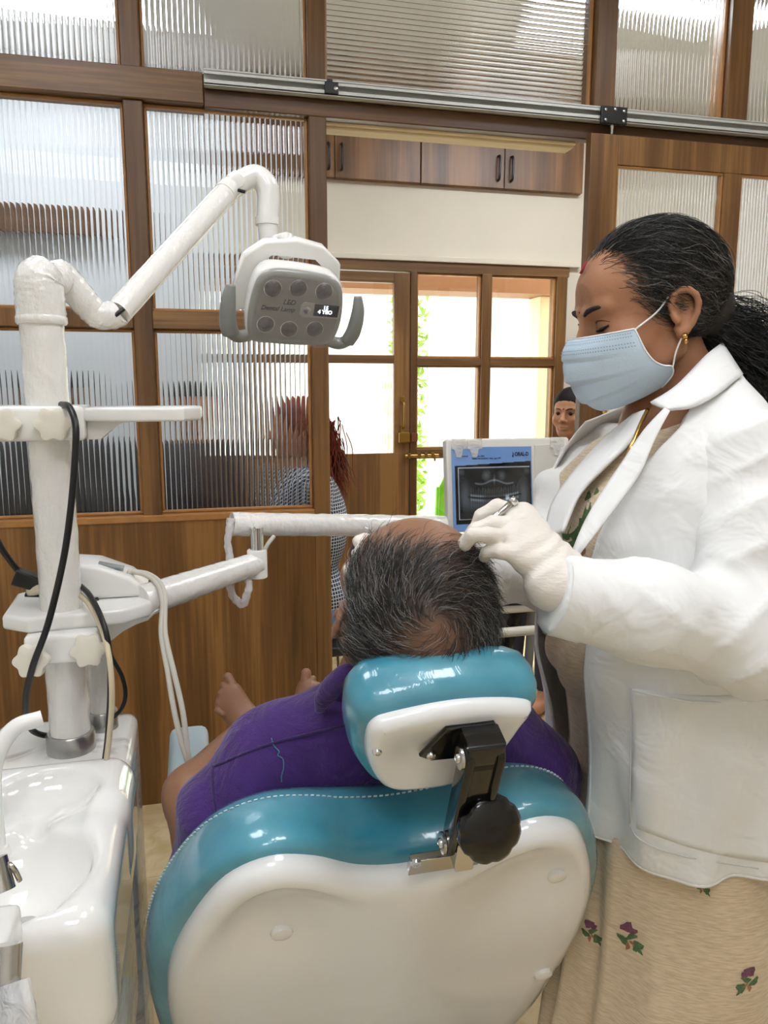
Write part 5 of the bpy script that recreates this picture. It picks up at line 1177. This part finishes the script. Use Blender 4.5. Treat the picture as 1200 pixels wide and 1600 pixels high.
mk = solidify(link('face_mask', grid_vf(lambda u, v: mask_pt(u*2-1, v), 57, 45), M_MASK, dn, smooth=True), .0012, 1)
edge_ = [mask_pt(-1+2*i/40, 0) for i in range(41)]
link('mask_edge', tube_vf(edge_, .0011, 6), M_MEDGE, mk, smooth=True)
for s in (-1, 1):
    link('mask_edge', tube_vf([mask_pt(s, v) for v in np.linspace(0, 1, 30)], .0012, 6), M_MEDGE, mk, smooth=True)
    link('ear_loop', tube_vf(smooth_path([mask_pt(s, .01), WD((s*.074, .030, .012)), WD((s*.077, .012, .028))], 4), .0012, 6), M_MEDGE, mk, smooth=True)
    link('ear_loop', tube_vf(smooth_path([mask_pt(s, .74), WD((s*.076, .012, -.044)), WD((s*.079, .002, -.026))], 4), .0012, 6), M_MEDGE, mk, smooth=True)
for vv_ in (.035, .075, .15, .185):   # printed bonding dashes
    bm = bmesh.new()
    for k in range(60):
        u0 = -.95+1.9*k/60; a = mask_pt(u0, vv_); b = mask_pt(u0+.016, vv_); n_ = (a-DH); n_ /= np.linalg.norm(n_); w_ = mask_pt(u0, vv_+.012)-a
        q = [bm.verts.new(tuple(p+n_*.0016)) for p in (a, b, b+w_, a+w_)]; bm.faces.new(q)
    link('bonding_dashes', bm, mat('mask_dash', (140,160,178), .7), mk, kind='stuff')
link('necklace', tube_vf(smooth_path([P(1012, 640, .985), P(1000, 665, .965), P(988, 695, .95), P(978, 715, .95)], 6), .0028, 8), mat('gold', (214,170,90), .2, metal=1.0), dn, smooth=True)

# white coat
def coat_mat():
    m, nt, b = new_mat('white_cotton_coat'); b.inputs['Base Color'].default_value = lin((238,238,236)); b.inputs['Roughness'].default_value = .8; b.inputs['Sheen Weight'].default_value = .15
    tc = nd(nt, 'ShaderNodeTexCoord'); nz = nd(nt, 'ShaderNodeTexNoise'); nz.inputs['Scale'].default_value = 14; nz.inputs['Detail'].default_value = 3; nz.inputs['Distortion'].default_value = .6; nt.links.new(tc.outputs['Object'], nz.inputs['Vector'])
    bp = nd(nt, 'ShaderNodeBump'); bp.inputs['Strength'].default_value = .5; bp.inputs['Distance'].default_value = .02; nt.links.new(nz.outputs[0], bp.inputs['Height']); nt.links.new(bp.outputs[0], b.inputs['Normal'])
    return m
M_COAT = coat_mat()
D0 = np.array([.69, .95, 0.]); DFv = np.array([-1.0, 0, 0]); DLv = np.array([0, -1.0, 0])
rings = np.array([ # z, centre forward, front, back, half width, opening angle near, far (deg)
 (.845, -.002, .172, .16, .200, 12, 20), (.90, .004, .172, .158, .200, 13, 20), (1.00, .020, .170, .152, .194, 15, 22), (1.10, .036, .168, .146, .188, 18, 22), (1.18, .046, .168, .14, .184, 22, 24), (1.26, .052, .164, .132, .182, 26, 26),
 (1.32, .050, .150, .125, .180, 30, 28), (1.37, .046, .126, .118, .176, 36, 32), (1.405, .044, .106, .108, .162, 44, 38), (1.435, .046, .088, .096, .130, 54, 46), (1.46, .050, .076, .086, .098, 64, 55), (1.49, .052, .066, .076, .072, 74, 62)])
def ring(z): return [np.interp(z, rings[:, 0], rings[:, k]) for k in range(1, 7)]
def coat_pt(u, v):
    _, _, _, _, on, of = ring(.845+v*(1.45-.845))
    a = math.radians(on)+u*(2*PI-math.radians(on)-math.radians(of))   # from the near front edge round the back to the far front edge
    ztop = 1.413+.080*((1-math.cos(a))/2)**1.2; z = .845+v*(ztop-.845); cf, fr, bk, hw, on, of = ring(z)
    c, s = math.cos(a), math.sin(a); e = .88
    x = cf+(fr if c > 0 else bk)*math.copysign(abs(c)**e, c); y = hw*math.copysign(abs(s)**e, s)
    w = max(0, (1.18-z)/.33); fold = w*(.010*math.sin(a*7+z*9)+.006*math.sin(a*13-z*17+1))+.0045*(1-2*abs(math.sin(a*2.3+z*17))**.6)*max(0, 1-abs(z-1.22)/.2)+.003*math.sin(a*9-z*31)*max(0, 1-abs(z-1.05)/.22)
    hem = (-.012*math.cos(a)-.018*max(0, math.sin(a)))*(1-v)**3+(.26*y*max(0, (z-1.15)/.3) if y < 0 else 0)
    p = D0+DFv*(x+fold*c)+DLv*(y+fold*s); p[2] = z+hem; return p
ct_ = link('lab_coat', grid_vf(coat_pt, 150, 90), M_COAT, dn, smooth=True); solidify(ct_, .004, 0)
dg_v = [coat_pt(i/149, j/89) for j in range(90) for i in range(150)]; dg_f = [(j*150+i, j*150+i+1, (j+1)*150+i+1, (j+1)*150+i) for j in range(89) for i in range(149)]
ctree = BVHTree.FromPolygons([tuple(p) for p in dg_v], dg_f)
def cpath(pts, off=.004, n=5, fb=.95): return smooth_path([snap(x, y, ctree, off, fb) for x, y in pts], n)
M_STITCH = mat('coat_stitch', (214,214,210), .8)
# hem fold, pocket and dart drawn by their raised edges
pk_pts = [(986, 1076), (984, 1180), (984, 1285), (1000, 1312), (1060, 1335), (1180, 1356), (1240, 1330)]
pu = [snap(x, y, ctree, .006, .95) for x, y in pk_pts]
def pocket_pt(u, v):
    x = 986+u*250; y = 1076+v*(215+u*60)+ (12*math.sin(u*PI)); return snap(x, y, ctree, .0045, .95)
po = solidify(link('pocket', grid_vf(pocket_pt, 26, 26), M_COAT, ct_, smooth=True), .003, 1)
link('pocket_hem', tube_vf(cpath([(986, 1078), (1040, 1090), (1100, 1098), (1198, 1094)], .008), .0016, 6), M_COAT, po, smooth=True)
for pts in ([(986, 1076), (985, 1180), (984, 1287)], [(984, 1287), (1000, 1312), (1060, 1336), (1185, 1357)]):
    link('pocket_stitch', tube_vf(cpath(pts, .009), .0011, 6), M_STITCH, po, smooth=True)
link('front_hem', tube_vf([coat_pt(.004, v) for v in np.linspace(0, .72, 40)], .0030, 8), M_COAT, ct_, smooth=True)
link('far_front_hem', tube_vf([coat_pt(.996, v) for v in np.linspace(0, .72, 40)], .0030, 8), M_COAT, ct_, smooth=True)
link('bottom_hem', tube_vf([coat_pt(u, .002) for u in np.linspace(0, 1, 120)], .0028, 8), M_COAT, ct_, smooth=True)
# collar and lapels
def strip(name, inner, outer, th=.004, n=6, bulge=.006):
    a = np.array(smooth_path([P(*q) for q in inner], n)); b = np.array(smooth_path([P(*q) for q in outer], n)); m = len(a)
    def fn(u, v):
        i = min(int(u*(m-1)), m-1); p = a[i]*(1-v)+b[i]*v; d = np.array([0, 0, CAM_H])-p; d /= np.linalg.norm(d); return p+d*bulge*math.sin(v*PI)
    return solidify(link(name, grid_vf(fn, m, 9), M_COAT, ct_, smooth=True), th, 0)
strip('collar', [(1128, 536, 1.03), (1103, 556, .985), (1058, 603, .955), (1017, 630, .965)], [(1160, 586, .98), (1122, 616, .93), (1082, 636, .918), (1044, 641, .93)])
strip('lapel', [(1040, 638, .935), (1008, 672, .94), (975, 720, .94), (945, 765, .935), (915, 815, .93), (893, 868, .925)], [(1046, 642, .925), (1022, 690, .922), (1000, 740, .918), (968, 785, .915), (930, 835, .915), (897, 875, .92)], bulge=.004)
strip('far_collar', [(1012, 640, .985), (985, 690, .99), (940, 735, 1.0), (905, 775, 1.01), (880, 830, 1.0)], [(990, 648, 1.03), (945, 685, 1.06), (895, 740, 1.07), (862, 790, 1.07), (850, 850, 1.06)], bulge=.008)
# sleeves
def sleeve(name, pts, rad, cut_p, cut_n, lo, hi, seed, folds):
    f = Field(lo, hi, .0055); f.chain(pts, rad, k=.03); f.half(cut_p, cut_n)
    V, Q = f.mesh(2); N = vnormals(V.astype(np.float64), Q); V = V+N*(folds(V)+.0014*noise3(V, seed, 40))[:, None]
    return link(name, np_mesh(name, V, Q), M_COAT, ct_, smooth=True)
eN = P(1178, 1000, .885); cN = P(862, 925, .852); mN = P(1020, 955, .862); sN = D0+DFv*.040+DLv*.150+np.array([0, 0, 1.362])
fd = (cN-eN)/np.linalg.norm(cN-eN)
def folds_n(V):
    q = V-eN; a = q@fd
    def crease(x): return 1-np.abs(np.sin(x))**.6*1.6
    nz = noise3(V, 4, 22)
    return .0045*crease(a*42+q[:, 2]*55+1.2*nz)*np.exp(-((a-.02)/.06)**2)+.0032*crease(V[:, 2]*30+V[:, 0]*40+1.0*nz)*np.exp(-((V[:, 2]-1.26)/.07)**2)+.0030*crease(a*16-q[:, 2]*30+nz)*np.exp(-((a-.15)/.07)**2)
s1_ = sleeve('sleeve', [sN+np.array([-.004, .055, .030]), sN+np.array([.0, .004, .0]), eN*.45+sN*.55+np.array([.006, 0, 0]), eN, mN, cN-fd*.004], [.040, .060, .062, .060, .053, .0455], cN, fd, (.28, .58, 1.02), (.82, .95, 1.50), 4, folds_n)
link('cuff', tube_vf([cN-fd*.004, cN-fd*.040], [.0465, .0480], 28, cap=False, disp=lambda t, a: .001*math.sin(a*3)), M_COAT, s1_, smooth=True)
eF = P(868, 885, 1.13); cF = P(735, 893, 1.05); sF = D0+DFv*.050-DLv*.145+np.array([0, 0, 1.320]); fF = (cF-eF)/np.linalg.norm(cF-eF)
sleeve('far_sleeve', [sF+np.array([.01, -.03, .01]), sF, eF*.5+sF*.5+np.array([-.01, 0, .015]), eF, cF], [.058, .066, .064, .060, .048], cF, fF, (.20, .84, 1.02), (.72, 1.26, 1.50), 9, lambda V: .005*np.sin(V[:, 0]*70+V[:, 2]*60))
# saree: drape over the chest and the pleated skirt
def saree_mat():
    m, nt, b = new_mat('beige_tussar_saree'); b.inputs['Roughness'].default_value = .7; b.inputs['Sheen Weight'].default_value = .2
    tc = nd(nt, 'ShaderNodeTexCoord'); mp = nd(nt, 'ShaderNodeMapping'); mp.inputs['Scale'].default_value = (60, 60, 520); nt.links.new(tc.outputs['Object'], mp.inputs[0])
    nz = nd(nt, 'ShaderNodeTexNoise'); nz.inputs['Scale'].default_value = 1; nz.inputs['Detail'].default_value = 4; nt.links.new(mp.outputs[0], nz.inputs['Vector'])
    rp = nd(nt, 'ShaderNodeValToRGB'); e = rp.color_ramp.elements; e[0].position = .30; e[0].color = lin((200,178,146)); e[1].position = .66; e[1].color = lin((226,206,176)); nt.links.new(nz.outputs[0], rp.inputs[0]); nt.links.new(rp.outputs[0], b.inputs['Base Color'])
    bp = nd(nt, 'ShaderNodeBump'); bp.inputs['Strength'].default_value = .2; bp.inputs['Distance'].default_value = .002; nt.links.new(nz.outputs[0], bp.inputs['Height']); nt.links.new(bp.outputs[0], b.inputs['Normal'])
    return m
M_SAR = saree_mat()
def skirt_pt(u, v):
    z = .02+v*1.13; a = u*2*PI; c, s = math.cos(a), math.sin(a)
    fl = max(0, (1.0-z)); cf = np.interp(z, [0, .6, .9, 1.15], [.01, .015, .02, .05]); fr = np.interp(z, [0, .5, .80, .92, 1.15], [.19, .165, .142, .128, .130]); bk = np.interp(z, [0, .5, .9, 1.15], [.20, .18, .145, .12]); hw = np.interp(z, [0, .5, .82, .9, 1.15], [.22, .195, .182, .170, .16])
    aa = (a+PI) % (2*PI)-PI
    pl = math.exp(-((aa-.05)/.65)**2)*fl*(.020*math.sin(aa*16)+.010*math.sin(aa*29+1)); pl += fl*.010*math.sin(a*6+z*5)+.006*math.sin(a*3-z*14)*min(1, fl*3)
    x = cf+((fr if c > 0 else bk)+pl)*c; y = (hw+pl)*s
    p = D0+DFv*x+DLv*y; p[2] = z; return p
sk = link('saree_skirt', grid_vf(skirt_pt, 180, 70, closed=True), M_SAR, dn, smooth=True)
f = Field((.38, .74, .92), (.90, 1.16, 1.46), .006)
Rd = np.stack([DFv, DLv, [0, 0, 1]])
f.ell(D0+DFv*.040+np.array([0, 0, 1.22]), (.155, .165, .20), Rd, k=.02); f.ell(D0+DFv*.075+DLv*.07+np.array([0, 0, 1.26]), (.110, .085, .085), Rd, k=.04); f.ell(D0+DFv*.075-DLv*.07+np.array([0, 0, 1.26]), (.110, .085, .085), Rd, k=.04)
f.ell(D0+DFv*.04+np.array([0, 0, 1.08]), (.160, .165, .12), Rd, k=.04); f.half((.6, .9, 1.39), (-.45, 0, 1))
V, Q = f.mesh(2); N = vnormals(V.astype(np.float64), Q); V = V+N*(.003*np.sin((V[:, 1]*.8+V[:, 2]*.6)*110))[:, None]
dr = link('saree_drape', np_mesh('saree_drape', V, Q), M_SAR, dn, smooth=True)
trees = {}
dtree = BVHTree.FromPolygons([tuple(v) for v in V], [tuple(q) for q in Q])
sv, sf = grid_vf(skirt_pt, 180, 70, closed=True); stree = BVHTree.FromPolygons([tuple(v) for v in sv], sf)
# embroidered sprigs: leaves and florets stitched onto the cloth
M_EG = mat('green_embroidery', (82,112,72), .8, var=.3, vscale=300); M_EP = mat('mauve_embroidery', (120,72,96), .8, var=.3, vscale=300); M_ER = mat('rust_embroidery', (168,112,84), .8)
def blob(tree, cx, cy, rx, ry, ang, m, parent, fb):
    pts = []
    for k in range(10):
        a = 2*PI*k/10; r = 1+.25*math.sin(3*a+cx); x = rx*r*math.cos(a); y = ry*r*math.sin(a)
        pts.append(snap(cx+x*math.cos(ang)-y*math.sin(ang), cy+x*math.sin(ang)+y*math.cos(ang), tree, .0012, fb))
    c = snap(cx, cy, tree, .0014, fb)
    bm = bmesh.new(); vs = [bm.verts.new(tuple(p)) for p in pts]; cc = bm.verts.new(tuple(c))
    for k in range(10): bm.faces.new((vs[k], vs[(k+1) % 10], cc))
    link('embroidery', bm, m, parent)
def sprig(tree, cx, cy, s, parent, fb, flip=1):
    for dx, dy, rx, ry, a, m in ((-2, -14, 9, 7, .3, M_EP), (6, -8, 6, 5, .2, M_EP), (-8, 2, 10, 4, .8, M_EG), (4, -1, 8, 4, -.2, M_EG), (12, 12, 8, 7, .5, M_EG), (-1, 12, 3, 5, .1, M_ER), (5, 8, 6, 1.6, .8, M_ER), (16, 20, 5, 2, .9, M_EG)):
        blob(tree, cx+dx*s*flip, cy+dy*s, rx*s, ry*s, a*flip, m, parent, fb)
sprig(stree, 982, 1465, 1.15, sk, 1.0); sprig(stree, 1170, 1532, 1.0, sk, 1.0, -1); sprig(stree, 922, 1456, .9, sk, 1.0); sprig(stree, 1096, 1384, .7, sk, 1.0)
for cx, cy, rx, ry, a, m in ((905, 822, 22, 10, -.5, M_EG), (897, 845, 14, 12, .2, M_EG), (918, 800, 7, 16, .2, M_EG), (884, 838, 9, 5, .3, M_EG), (899, 866, 6, 10, .1, M_EG), (912, 860, 3, 9, .1, M_ER), (887, 862, 3, 8, .2, M_ER), (919, 775, 4, 8, .4, M_EG), (932, 768, 3, 6, .5, M_EG)): blob(dtree, cx, cy, rx, ry, a, m, dr, 1.0)
# gloved hands
M_GLOVE = mat('white_latex_glove', (232,224,214), .55, bump=.25, bscale=120, stretch=(1, 1, 3), sss=.05)
def glove(name, palm, fingers, wrist, h=.0026, lo=None, hi=None):
    allp = np.array([q[0] for q in palm]+[q[0] for q in wrist]+[p for fg in fingers for p in fg[0]]); f = Field(allp.min(0)-.045, allp.max(0)+.045, h)
    for i in range(len(wrist)-1): f.cap(wrist[i][0], wrist[i+1][0], wrist[i][1], wrist[i+1][1], k=.012)
    for i in range(len(palm)-1): f.cap(palm[i][0], palm[i+1][0], palm[i][1], palm[i+1][1], k=.014)
    for pts, rd in fingers: f.chain(pts, [r_*.92 for r_ in rd], k=.0030)
    V, Q = f.mesh(1); N = vnormals(V.astype(np.float64), Q); return V, Q, N
wN = P(868, 893, .868)
mcp = [P(818, 806, .895), P(808, 822, .877), P(802, 843, .860), P(806, 868, .846)]
pal = []
for q in mcp: pal += [(wN, .024), (q, .0125)]
palm = [(wN, .025), (mcp[0], .0125), (wN, .025), (mcp[1], .0130), (wN, .024), (mcp[2], .0125), (wN, .023), (mcp[3], .0120)]
fing = [([mcp[0], P(777, 792, .893), P(752, 806, .895), P(741, 826, .897)], [.0120, .0100, .0085, .0072]),
        ([mcp[1], P(770, 818, .870), P(742, 828, .868), P(724, 848, .872)], [.0125, .0100, .0088, .0078]),
        ([mcp[2], P(762, 836, .846), P(738, 836, .845), P(727, 852, .852)], [.0120, .0098, .0085, .0075]),
        ([mcp[3], P(782, 862, .842), P(762, 862, .852), P(757, 870, .862)], [.0110, .0088, .0078, .0070]),
        ([P(845, 850, .90), P(806, 820, .915), P(772, 815, .910), P(748, 830, .903)], [.0140, .0115, .0100, .0085])]
V, Q, N = glove('glove', palm, fing, [(cN+fd*-.035+np.array([0, 0, .010]), .029), (cN+np.array([0, 0, .010]), .0285), (wN, .0270)])
ax_ = (mcp[1]-wN)/np.linalg.norm(mcp[1]-wN)
q_ = (V-wN)@ax_; V = V+N*(.0010*np.sin(q_*300+3*noise3(V, 2, 60))*np.exp(-((q_-.02)/.03)**2)+.0006*noise3(V, 12, 150))[:, None]
link('glove', np_mesh('glove', V, Q), M_GLOVE, dn, smooth=True, label='near white glove holding the instrument')
wF = P(690, 890, 1.035)
mF = [P(625, 868, 1.03), P(618, 880, 1.015), P(612, 893, 1.005), P(610, 905, .995)]
palmF = [(wF, .024), (mF[0], .012), (wF, .024), (mF[1], .0125), (wF, .024), (mF[2], .012), (wF, .023), (mF[3], .011)]
fingF = [([mF[0], P(590, 850, 1.02), P(570, 843, 1.0), P(560, 846, .98)], [.0115, .0098, .0092, .0090]),
         ([mF[1], P(586, 862, 1.0), P(566, 860, .98), P(557, 866, .962)], [.012, .0098, .009, .0085]),
         ([mF[2], P(574, 878, .985), P(554, 882, .965), P(545, 890, .95)], [.0115, .0096, .0090, .0086]),
         ([mF[3], P(576, 896, .975), P(558, 900, .96), P(549, 905, .95)], [.0105, .009, .008, .0075]),
         ([P(668, 872, 1.05), P(630, 850, 1.06), P(602, 842, 1.04), P(586, 846, 1.02)], [.013, .011, .0095, .0085])]
V, Q, N = glove('glove', palmF, fingF, [(cF-fF*.03, .030), (wF, .026)], h=.003)
link('glove', np_mesh('glove', V, Q), M_GLOVE, dn, smooth=True, label='far white glove resting beside the forehead of the patient')
tl_ = empty('dental_mirror', tuple(P(760, 815, .89)), 'slim steel dental mirror held in the near glove', 'dental instrument')
link('handle', tube_vf([P(806, 780, .886), P(775, 807, .884), P(727, 848, .876)], [.0042, .0040, .0030], 12), M_STEEL, tl_, smooth=True)
link('handle_end', tube_vf([P(806, 780, .886), P(799, 786, .886)], .0054, 12), M_CHROME, tl_, smooth=True)
link('tip', tube_vf([P(727, 848, .876), P(715, 858, .872)], [.0028, .0016], 10), M_CHROME, tl_, smooth=True)
pb_ = link('dental_probe', tube_vf(smooth_path([P(582, 850, 1.0), P(581, 836, .995), P(577, 828, .99), P(568, 823, .99)], 5), [.0016, .0012, .0008, .0005], 8), M_STEEL, None, 'fine hooked steel probe pointing up beside the bald forehead', 'dental instrument', smooth=True)

# ---------------------------------------------------------------- people in the waiting room
def sitter(loc, face, skin_col, cloth, hair_col, label, hgt=1.38, h=.0055, detail=False, tilt=0.0, legs=(60,60,70), cloth_mat=None, hair_len=0.0):
    """seated person; loc = hip point on the floor plan; face = unit facing direction in plan"""
    fx = np.array([face[0], face[1], 0.]); fx /= np.linalg.norm(fx); up = np.array([0, 0, 1.]); Lx = np.cross(up, fx)
    r = empty('person', (loc[0], loc[1], 0), label, 'person', 'people in the waiting room'); b = np.array([loc[0], loc[1], 0.])
    hc = b+fx*.03+up*(hgt-.125); Bm = basis(fx*math.cos(tilt)-up*math.sin(tilt), up*math.cos(tilt)+fx*math.sin(tilt))
    V1, Q1 = head_field(h).mesh(1); V1 = to_world(V1, hc, Bm)
    sh_ = hgt-.30
    lo = b-.75; hi = b+.75; lo[2] = 0.0; hi[2] = sh_+.12
    f = Field(lo, hi, .014)
    f.cap(b+fx*.01+up*(sh_+.06), b+up*(sh_-.02), .05, .06, k=.03); f.cap(b+Lx*.13+up*(sh_-.02), b-Lx*.13+up*(sh_-.02), .055, .055, k=.05); f.ell(b+up*(sh_-.20), (.14, .14, .22), k=.05); f.ell(b+up*.56, (.16, .16, .12), k=.05)
    for s in (-1, 1):
        f.chain([b+Lx*s*.165+up*(sh_-.03), b+Lx*s*.20+fx*.02+up*(sh_-.29), b+Lx*s*.12+fx*.24+up*(sh_-.40)], [.045, .04, .03], k=.03); f.ell(b+Lx*s*.09+fx*.30+up*(sh_-.41), (.035, .035, .03), k=.02)
        f.chain([b+Lx*s*.09+up*.53, b+Lx*s*.10+fx*.42+up*.52, b+Lx*s*.10+fx*.44+up*.08], [.085, .065, .045], k=.04); f.cap(b+Lx*s*.10+fx*.44+up*.05, b+Lx*s*.10+fx*.58+up*.04, .04, .035, k=.03)
    V2, Q2 = f.mesh(2); V, Q = join_np((V1, Q1), (V2, Q2))
    link('body', np_mesh('body', V, Q), skin('waiting_skin_%d_%d_%d' % skin_col, skin_col), r, smooth=True)
    eye_parts(r, hc, Bm, half_closed=False) if detail else None
    fc = Field((-.11, -.145, -.10), (.11, .12, .16), .006); fc.ell((0, -.010, .046), (.0865, .1060, .0935), k=0); fc.ell((0, -.095, -.01), (.055, .04, .05), k=.03)
    sl_, X_ = fc._sub((-.2, -.2, -.2), (.2, .2, .2)); e1 = (X_[1]-.092)*.80-(X_[2]-.066)*.60+np.abs(X_[0])*.10+0*X_[1]; e2 = -(X_[2]+.05); fc.v = np.maximum(fc.v, np.maximum(e1, e2)).astype(np.float32)
    Vc, Qc = fc.mesh(1); hcap = link('hair', np_mesh('hair', to_world(Vc, hc, Bm), Qc), mat('hair_%d_%d_%d' % hair_col, hair_col, .65, var=.3, vscale=50, spec=.15), r, smooth=True)
    if hair_len > 0:
        st0 = hc-Bm[1]*.06+RNG.normal(0, 1, (420, 3))*np.array([.045, .045, .03]); gl = RNG.normal(0, .16, (420, 3)); pz = RNG.uniform(0, 6.28, 420); tgt = b-fx*.13+up*(sh_-.06)
        def fl_(pos, t, i):
            d = (tgt-pos); d /= np.linalg.norm(d, axis=1)[:, None]; d = d*max(0, 1-t*1.7)+np.array([0, 0, -1.0])*min(1, t*1.7+.15)-fx*.12+gl+np.stack([np.sin(pz+t*9), np.cos(pz+t*9), 0*pz], 1)*.3
            return d/np.linalg.norm(d, axis=1)[:, None]
        Vs_, Qs_, per_ = hairs_vf(st0, fl_, 12, RNG.uniform(.016, .022, 420)+hair_len*.05, .0028)
        tn = RNG.uniform(.5, 1.5, 420); link('long_hair', np_mesh('long_hair', Vs_, Qs_, np.repeat(tn, per_)[:, None]*L3(hair_col)), M_HAIR, hcap, kind='stuff')
    f = Field(lo, hi, .013)
    f.cap(b+Lx*.13+up*(sh_-.025), b-Lx*.13+up*(sh_-.025), .065, .065, k=.06); f.ell(b+up*(sh_-.20), (.158, .158, .24), k=.06); f.ell(b+up*.60, (.172, .172, .14), k=.05)
    for s in (-1, 1): f.chain([b+Lx*s*.165+up*(sh_-.03), b+Lx*s*.20+fx*.02+up*(sh_-.29), b+Lx*s*.15+fx*.15+up*(sh_-.35)], [.058, .052, .045], k=.03)
    V, Q = f.mesh(2); link('top', np_mesh('top', V, Q), cloth_mat or mat('cloth_%d_%d_%d' % cloth, cloth, .8, var=.08, vscale=25), r, smooth=True)
    f = Field(lo, hi, .014); f.ell(b+up*.53, (.172, .172, .11), k=.05)
    for s in (-1, 1): f.chain([b+Lx*s*.09+up*.53, b+Lx*s*.10+fx*.43+up*.525, b+Lx*s*.10+fx*.445+up*.12], [.10, .082, .062], k=.05)
    V, Q = f.mesh(2); link('trousers', np_mesh('trousers', V, Q), mat('cloth_%d_%d_%d' % legs, legs, .85, var=.12, vscale=40), r, smooth=True)
    return r, hc, Bm
def wchair(x, y, face, label, m, seat=.43, bh=0.0):
    fx = np.array([face[0], face[1], 0.]); fx /= np.linalg.norm(fx); Lx = np.cross((0, 0, 1.), fx); b = np.array([x, y, 0.]); r = empty('waiting_chair', (x, y, 0), label, 'chair', 'chairs in the waiting room')
    fr = lambda z: (b+np.array([0, 0, z]), Lx, fx, np.array([0, 0, 1.]))
    link('seat', prism_bm([(-.24, -.2), (.24, -.2), (.24, .25), (-.24, .25)], fr(seat-.04), 0, .04, .012), m, r, smooth=40)
    link('backrest', prism_bm([(-.23, .10), (.23, .10), (.24, .44+bh), (.18, .50+bh), (-.18, .50+bh), (-.24, .44+bh)], (b-fx*.22+np.array([0, 0, seat]), Lx, np.array([0, 0, 1.])-fx*.15, fx), -.02, .02, .01), m, r, smooth=40)
    for sx in (-1, 1):
        for sy in (-.17, .22): link('leg', tube_vf([b+Lx*sx*.20+fx*sy+np.array([0, 0, seat-.04]), b+Lx*sx*.21+fx*sy*1.1], .012, 10), M_STEEL, r, smooth=40)
        link('back_post', tube_vf([b+Lx*sx*.19-fx*.20+np.array([0, 0, seat-.04]), b+Lx*sx*.19-fx*.245+np.array([0, 0, seat+.16])], .012, 10), M_STEEL, r, smooth=40)
M_DCH = mat('dark_chair_vinyl', (40,34,32), .45); M_BCH = mat('brown_chair_vinyl', (92,62,42), .5)
def plaid():
    m, nt, b = new_mat('blue_white_check_cloth'); b.inputs['Roughness'].default_value = .85
    tc = nd(nt, 'ShaderNodeTexCoord'); sp = nd(nt, 'ShaderNodeSeparateXYZ'); nt.links.new(tc.outputs['Object'], sp.inputs[0])
    def band(out, fr, th):
        a = nd(nt, 'ShaderNodeMath', operation='MULTIPLY'); a.inputs[1].default_value = fr; nt.links.new(out, a.inputs[0]); f_ = nd(nt, 'ShaderNodeMath', operation='FRACT'); nt.links.new(a.outputs[0], f_.inputs[0])
        g = nd(nt, 'ShaderNodeMath', operation='LESS_THAN'); g.inputs[1].default_value = th; nt.links.new(f_.outputs[0], g.inputs[0]); return g
    sm = nd(nt, 'ShaderNodeMath', operation='MULTIPLY_ADD'); nt.links.new(sp.outputs[1], sm.inputs[0]); sm.inputs[1].default_value = .25; nt.links.new(sp.outputs[0], sm.inputs[2])
    v1 = band(sp.outputs[2], 75, .24); v2 = band(sm.outputs[0], 75, .24); mx = nd(nt, 'ShaderNodeMath', operation='MAXIMUM'); nt.links.new(v1.outputs[0], mx.inputs[0]); nt.links.new(v2.outputs[0], mx.inputs[1])
    mc = nd(nt, 'ShaderNodeMix', data_type='RGBA'); mc.inputs[6].default_value = lin((34,42,62)); mc.inputs[7].default_value = lin((206,208,212)); nt.links.new(mx.outputs[0], mc.inputs[0]); nt.links.new(mc.outputs[2], b.inputs['Base Color']); return m
wchair(1.80, 3.42, (-.75, -.66), 'dark waiting chair under the woman in a peach sari', M_DCH, .50)
rw, hcw, Bw = sitter((1.80, 3.42), (-.75, -.66), (196,140,104), (240,196,158), (26,20,20), 'seated woman in a peach sari looking in past the sliding door', hgt=1.435, h=.004, detail=True)
link('bindi', lathe_vf([(.004, 0), (.003, .0012), (.001, .0018)], to_world(np.array([[0, .101, .034]]), hcw, Bw)[0], Bw[1], 12), mat('maroon_bindi', (120,20,24), .5), rw)
wchair(.44, 3.02, (-1, -.08), 'dark waiting chair under the person in a check shirt', M_DCH, .46, -.16)
sitter((.44, 3.02), (-1, -.08), (176,122,90), (34,42,62), (120,52,32), 'red-haired person in a blue check shirt seated behind the door jamb', hgt=1.40, cloth_mat=plaid(), legs=(92,116,146), hair_len=.06)
for x, yy_, lb, sk_, cl_, hg_ in ((.0, 3.72, 'seated person blurred behind the ribbed glass beside the lamp arm', (186,128,98), (46,40,40), 1.46), (-.56, 3.38, 'seated person blurred behind the ribbed glass beside the white column', (150,104,80), (30,32,38), 1.50), (-1.15, 3.38, 'seated person blurred behind the leftmost ribbed glass pane', (150,104,80), (60,50,46), 1.44)):
    wchair(x, yy_, (.2, -1), 'dark waiting chair under the ' + lb.replace('seated ', ''), M_DCH, .46)
    sitter((x, yy_), (.2, -1), sk_, cl_, (22,18,18), lb, hgt=hg_, h=.007, legs=(40,38,42))
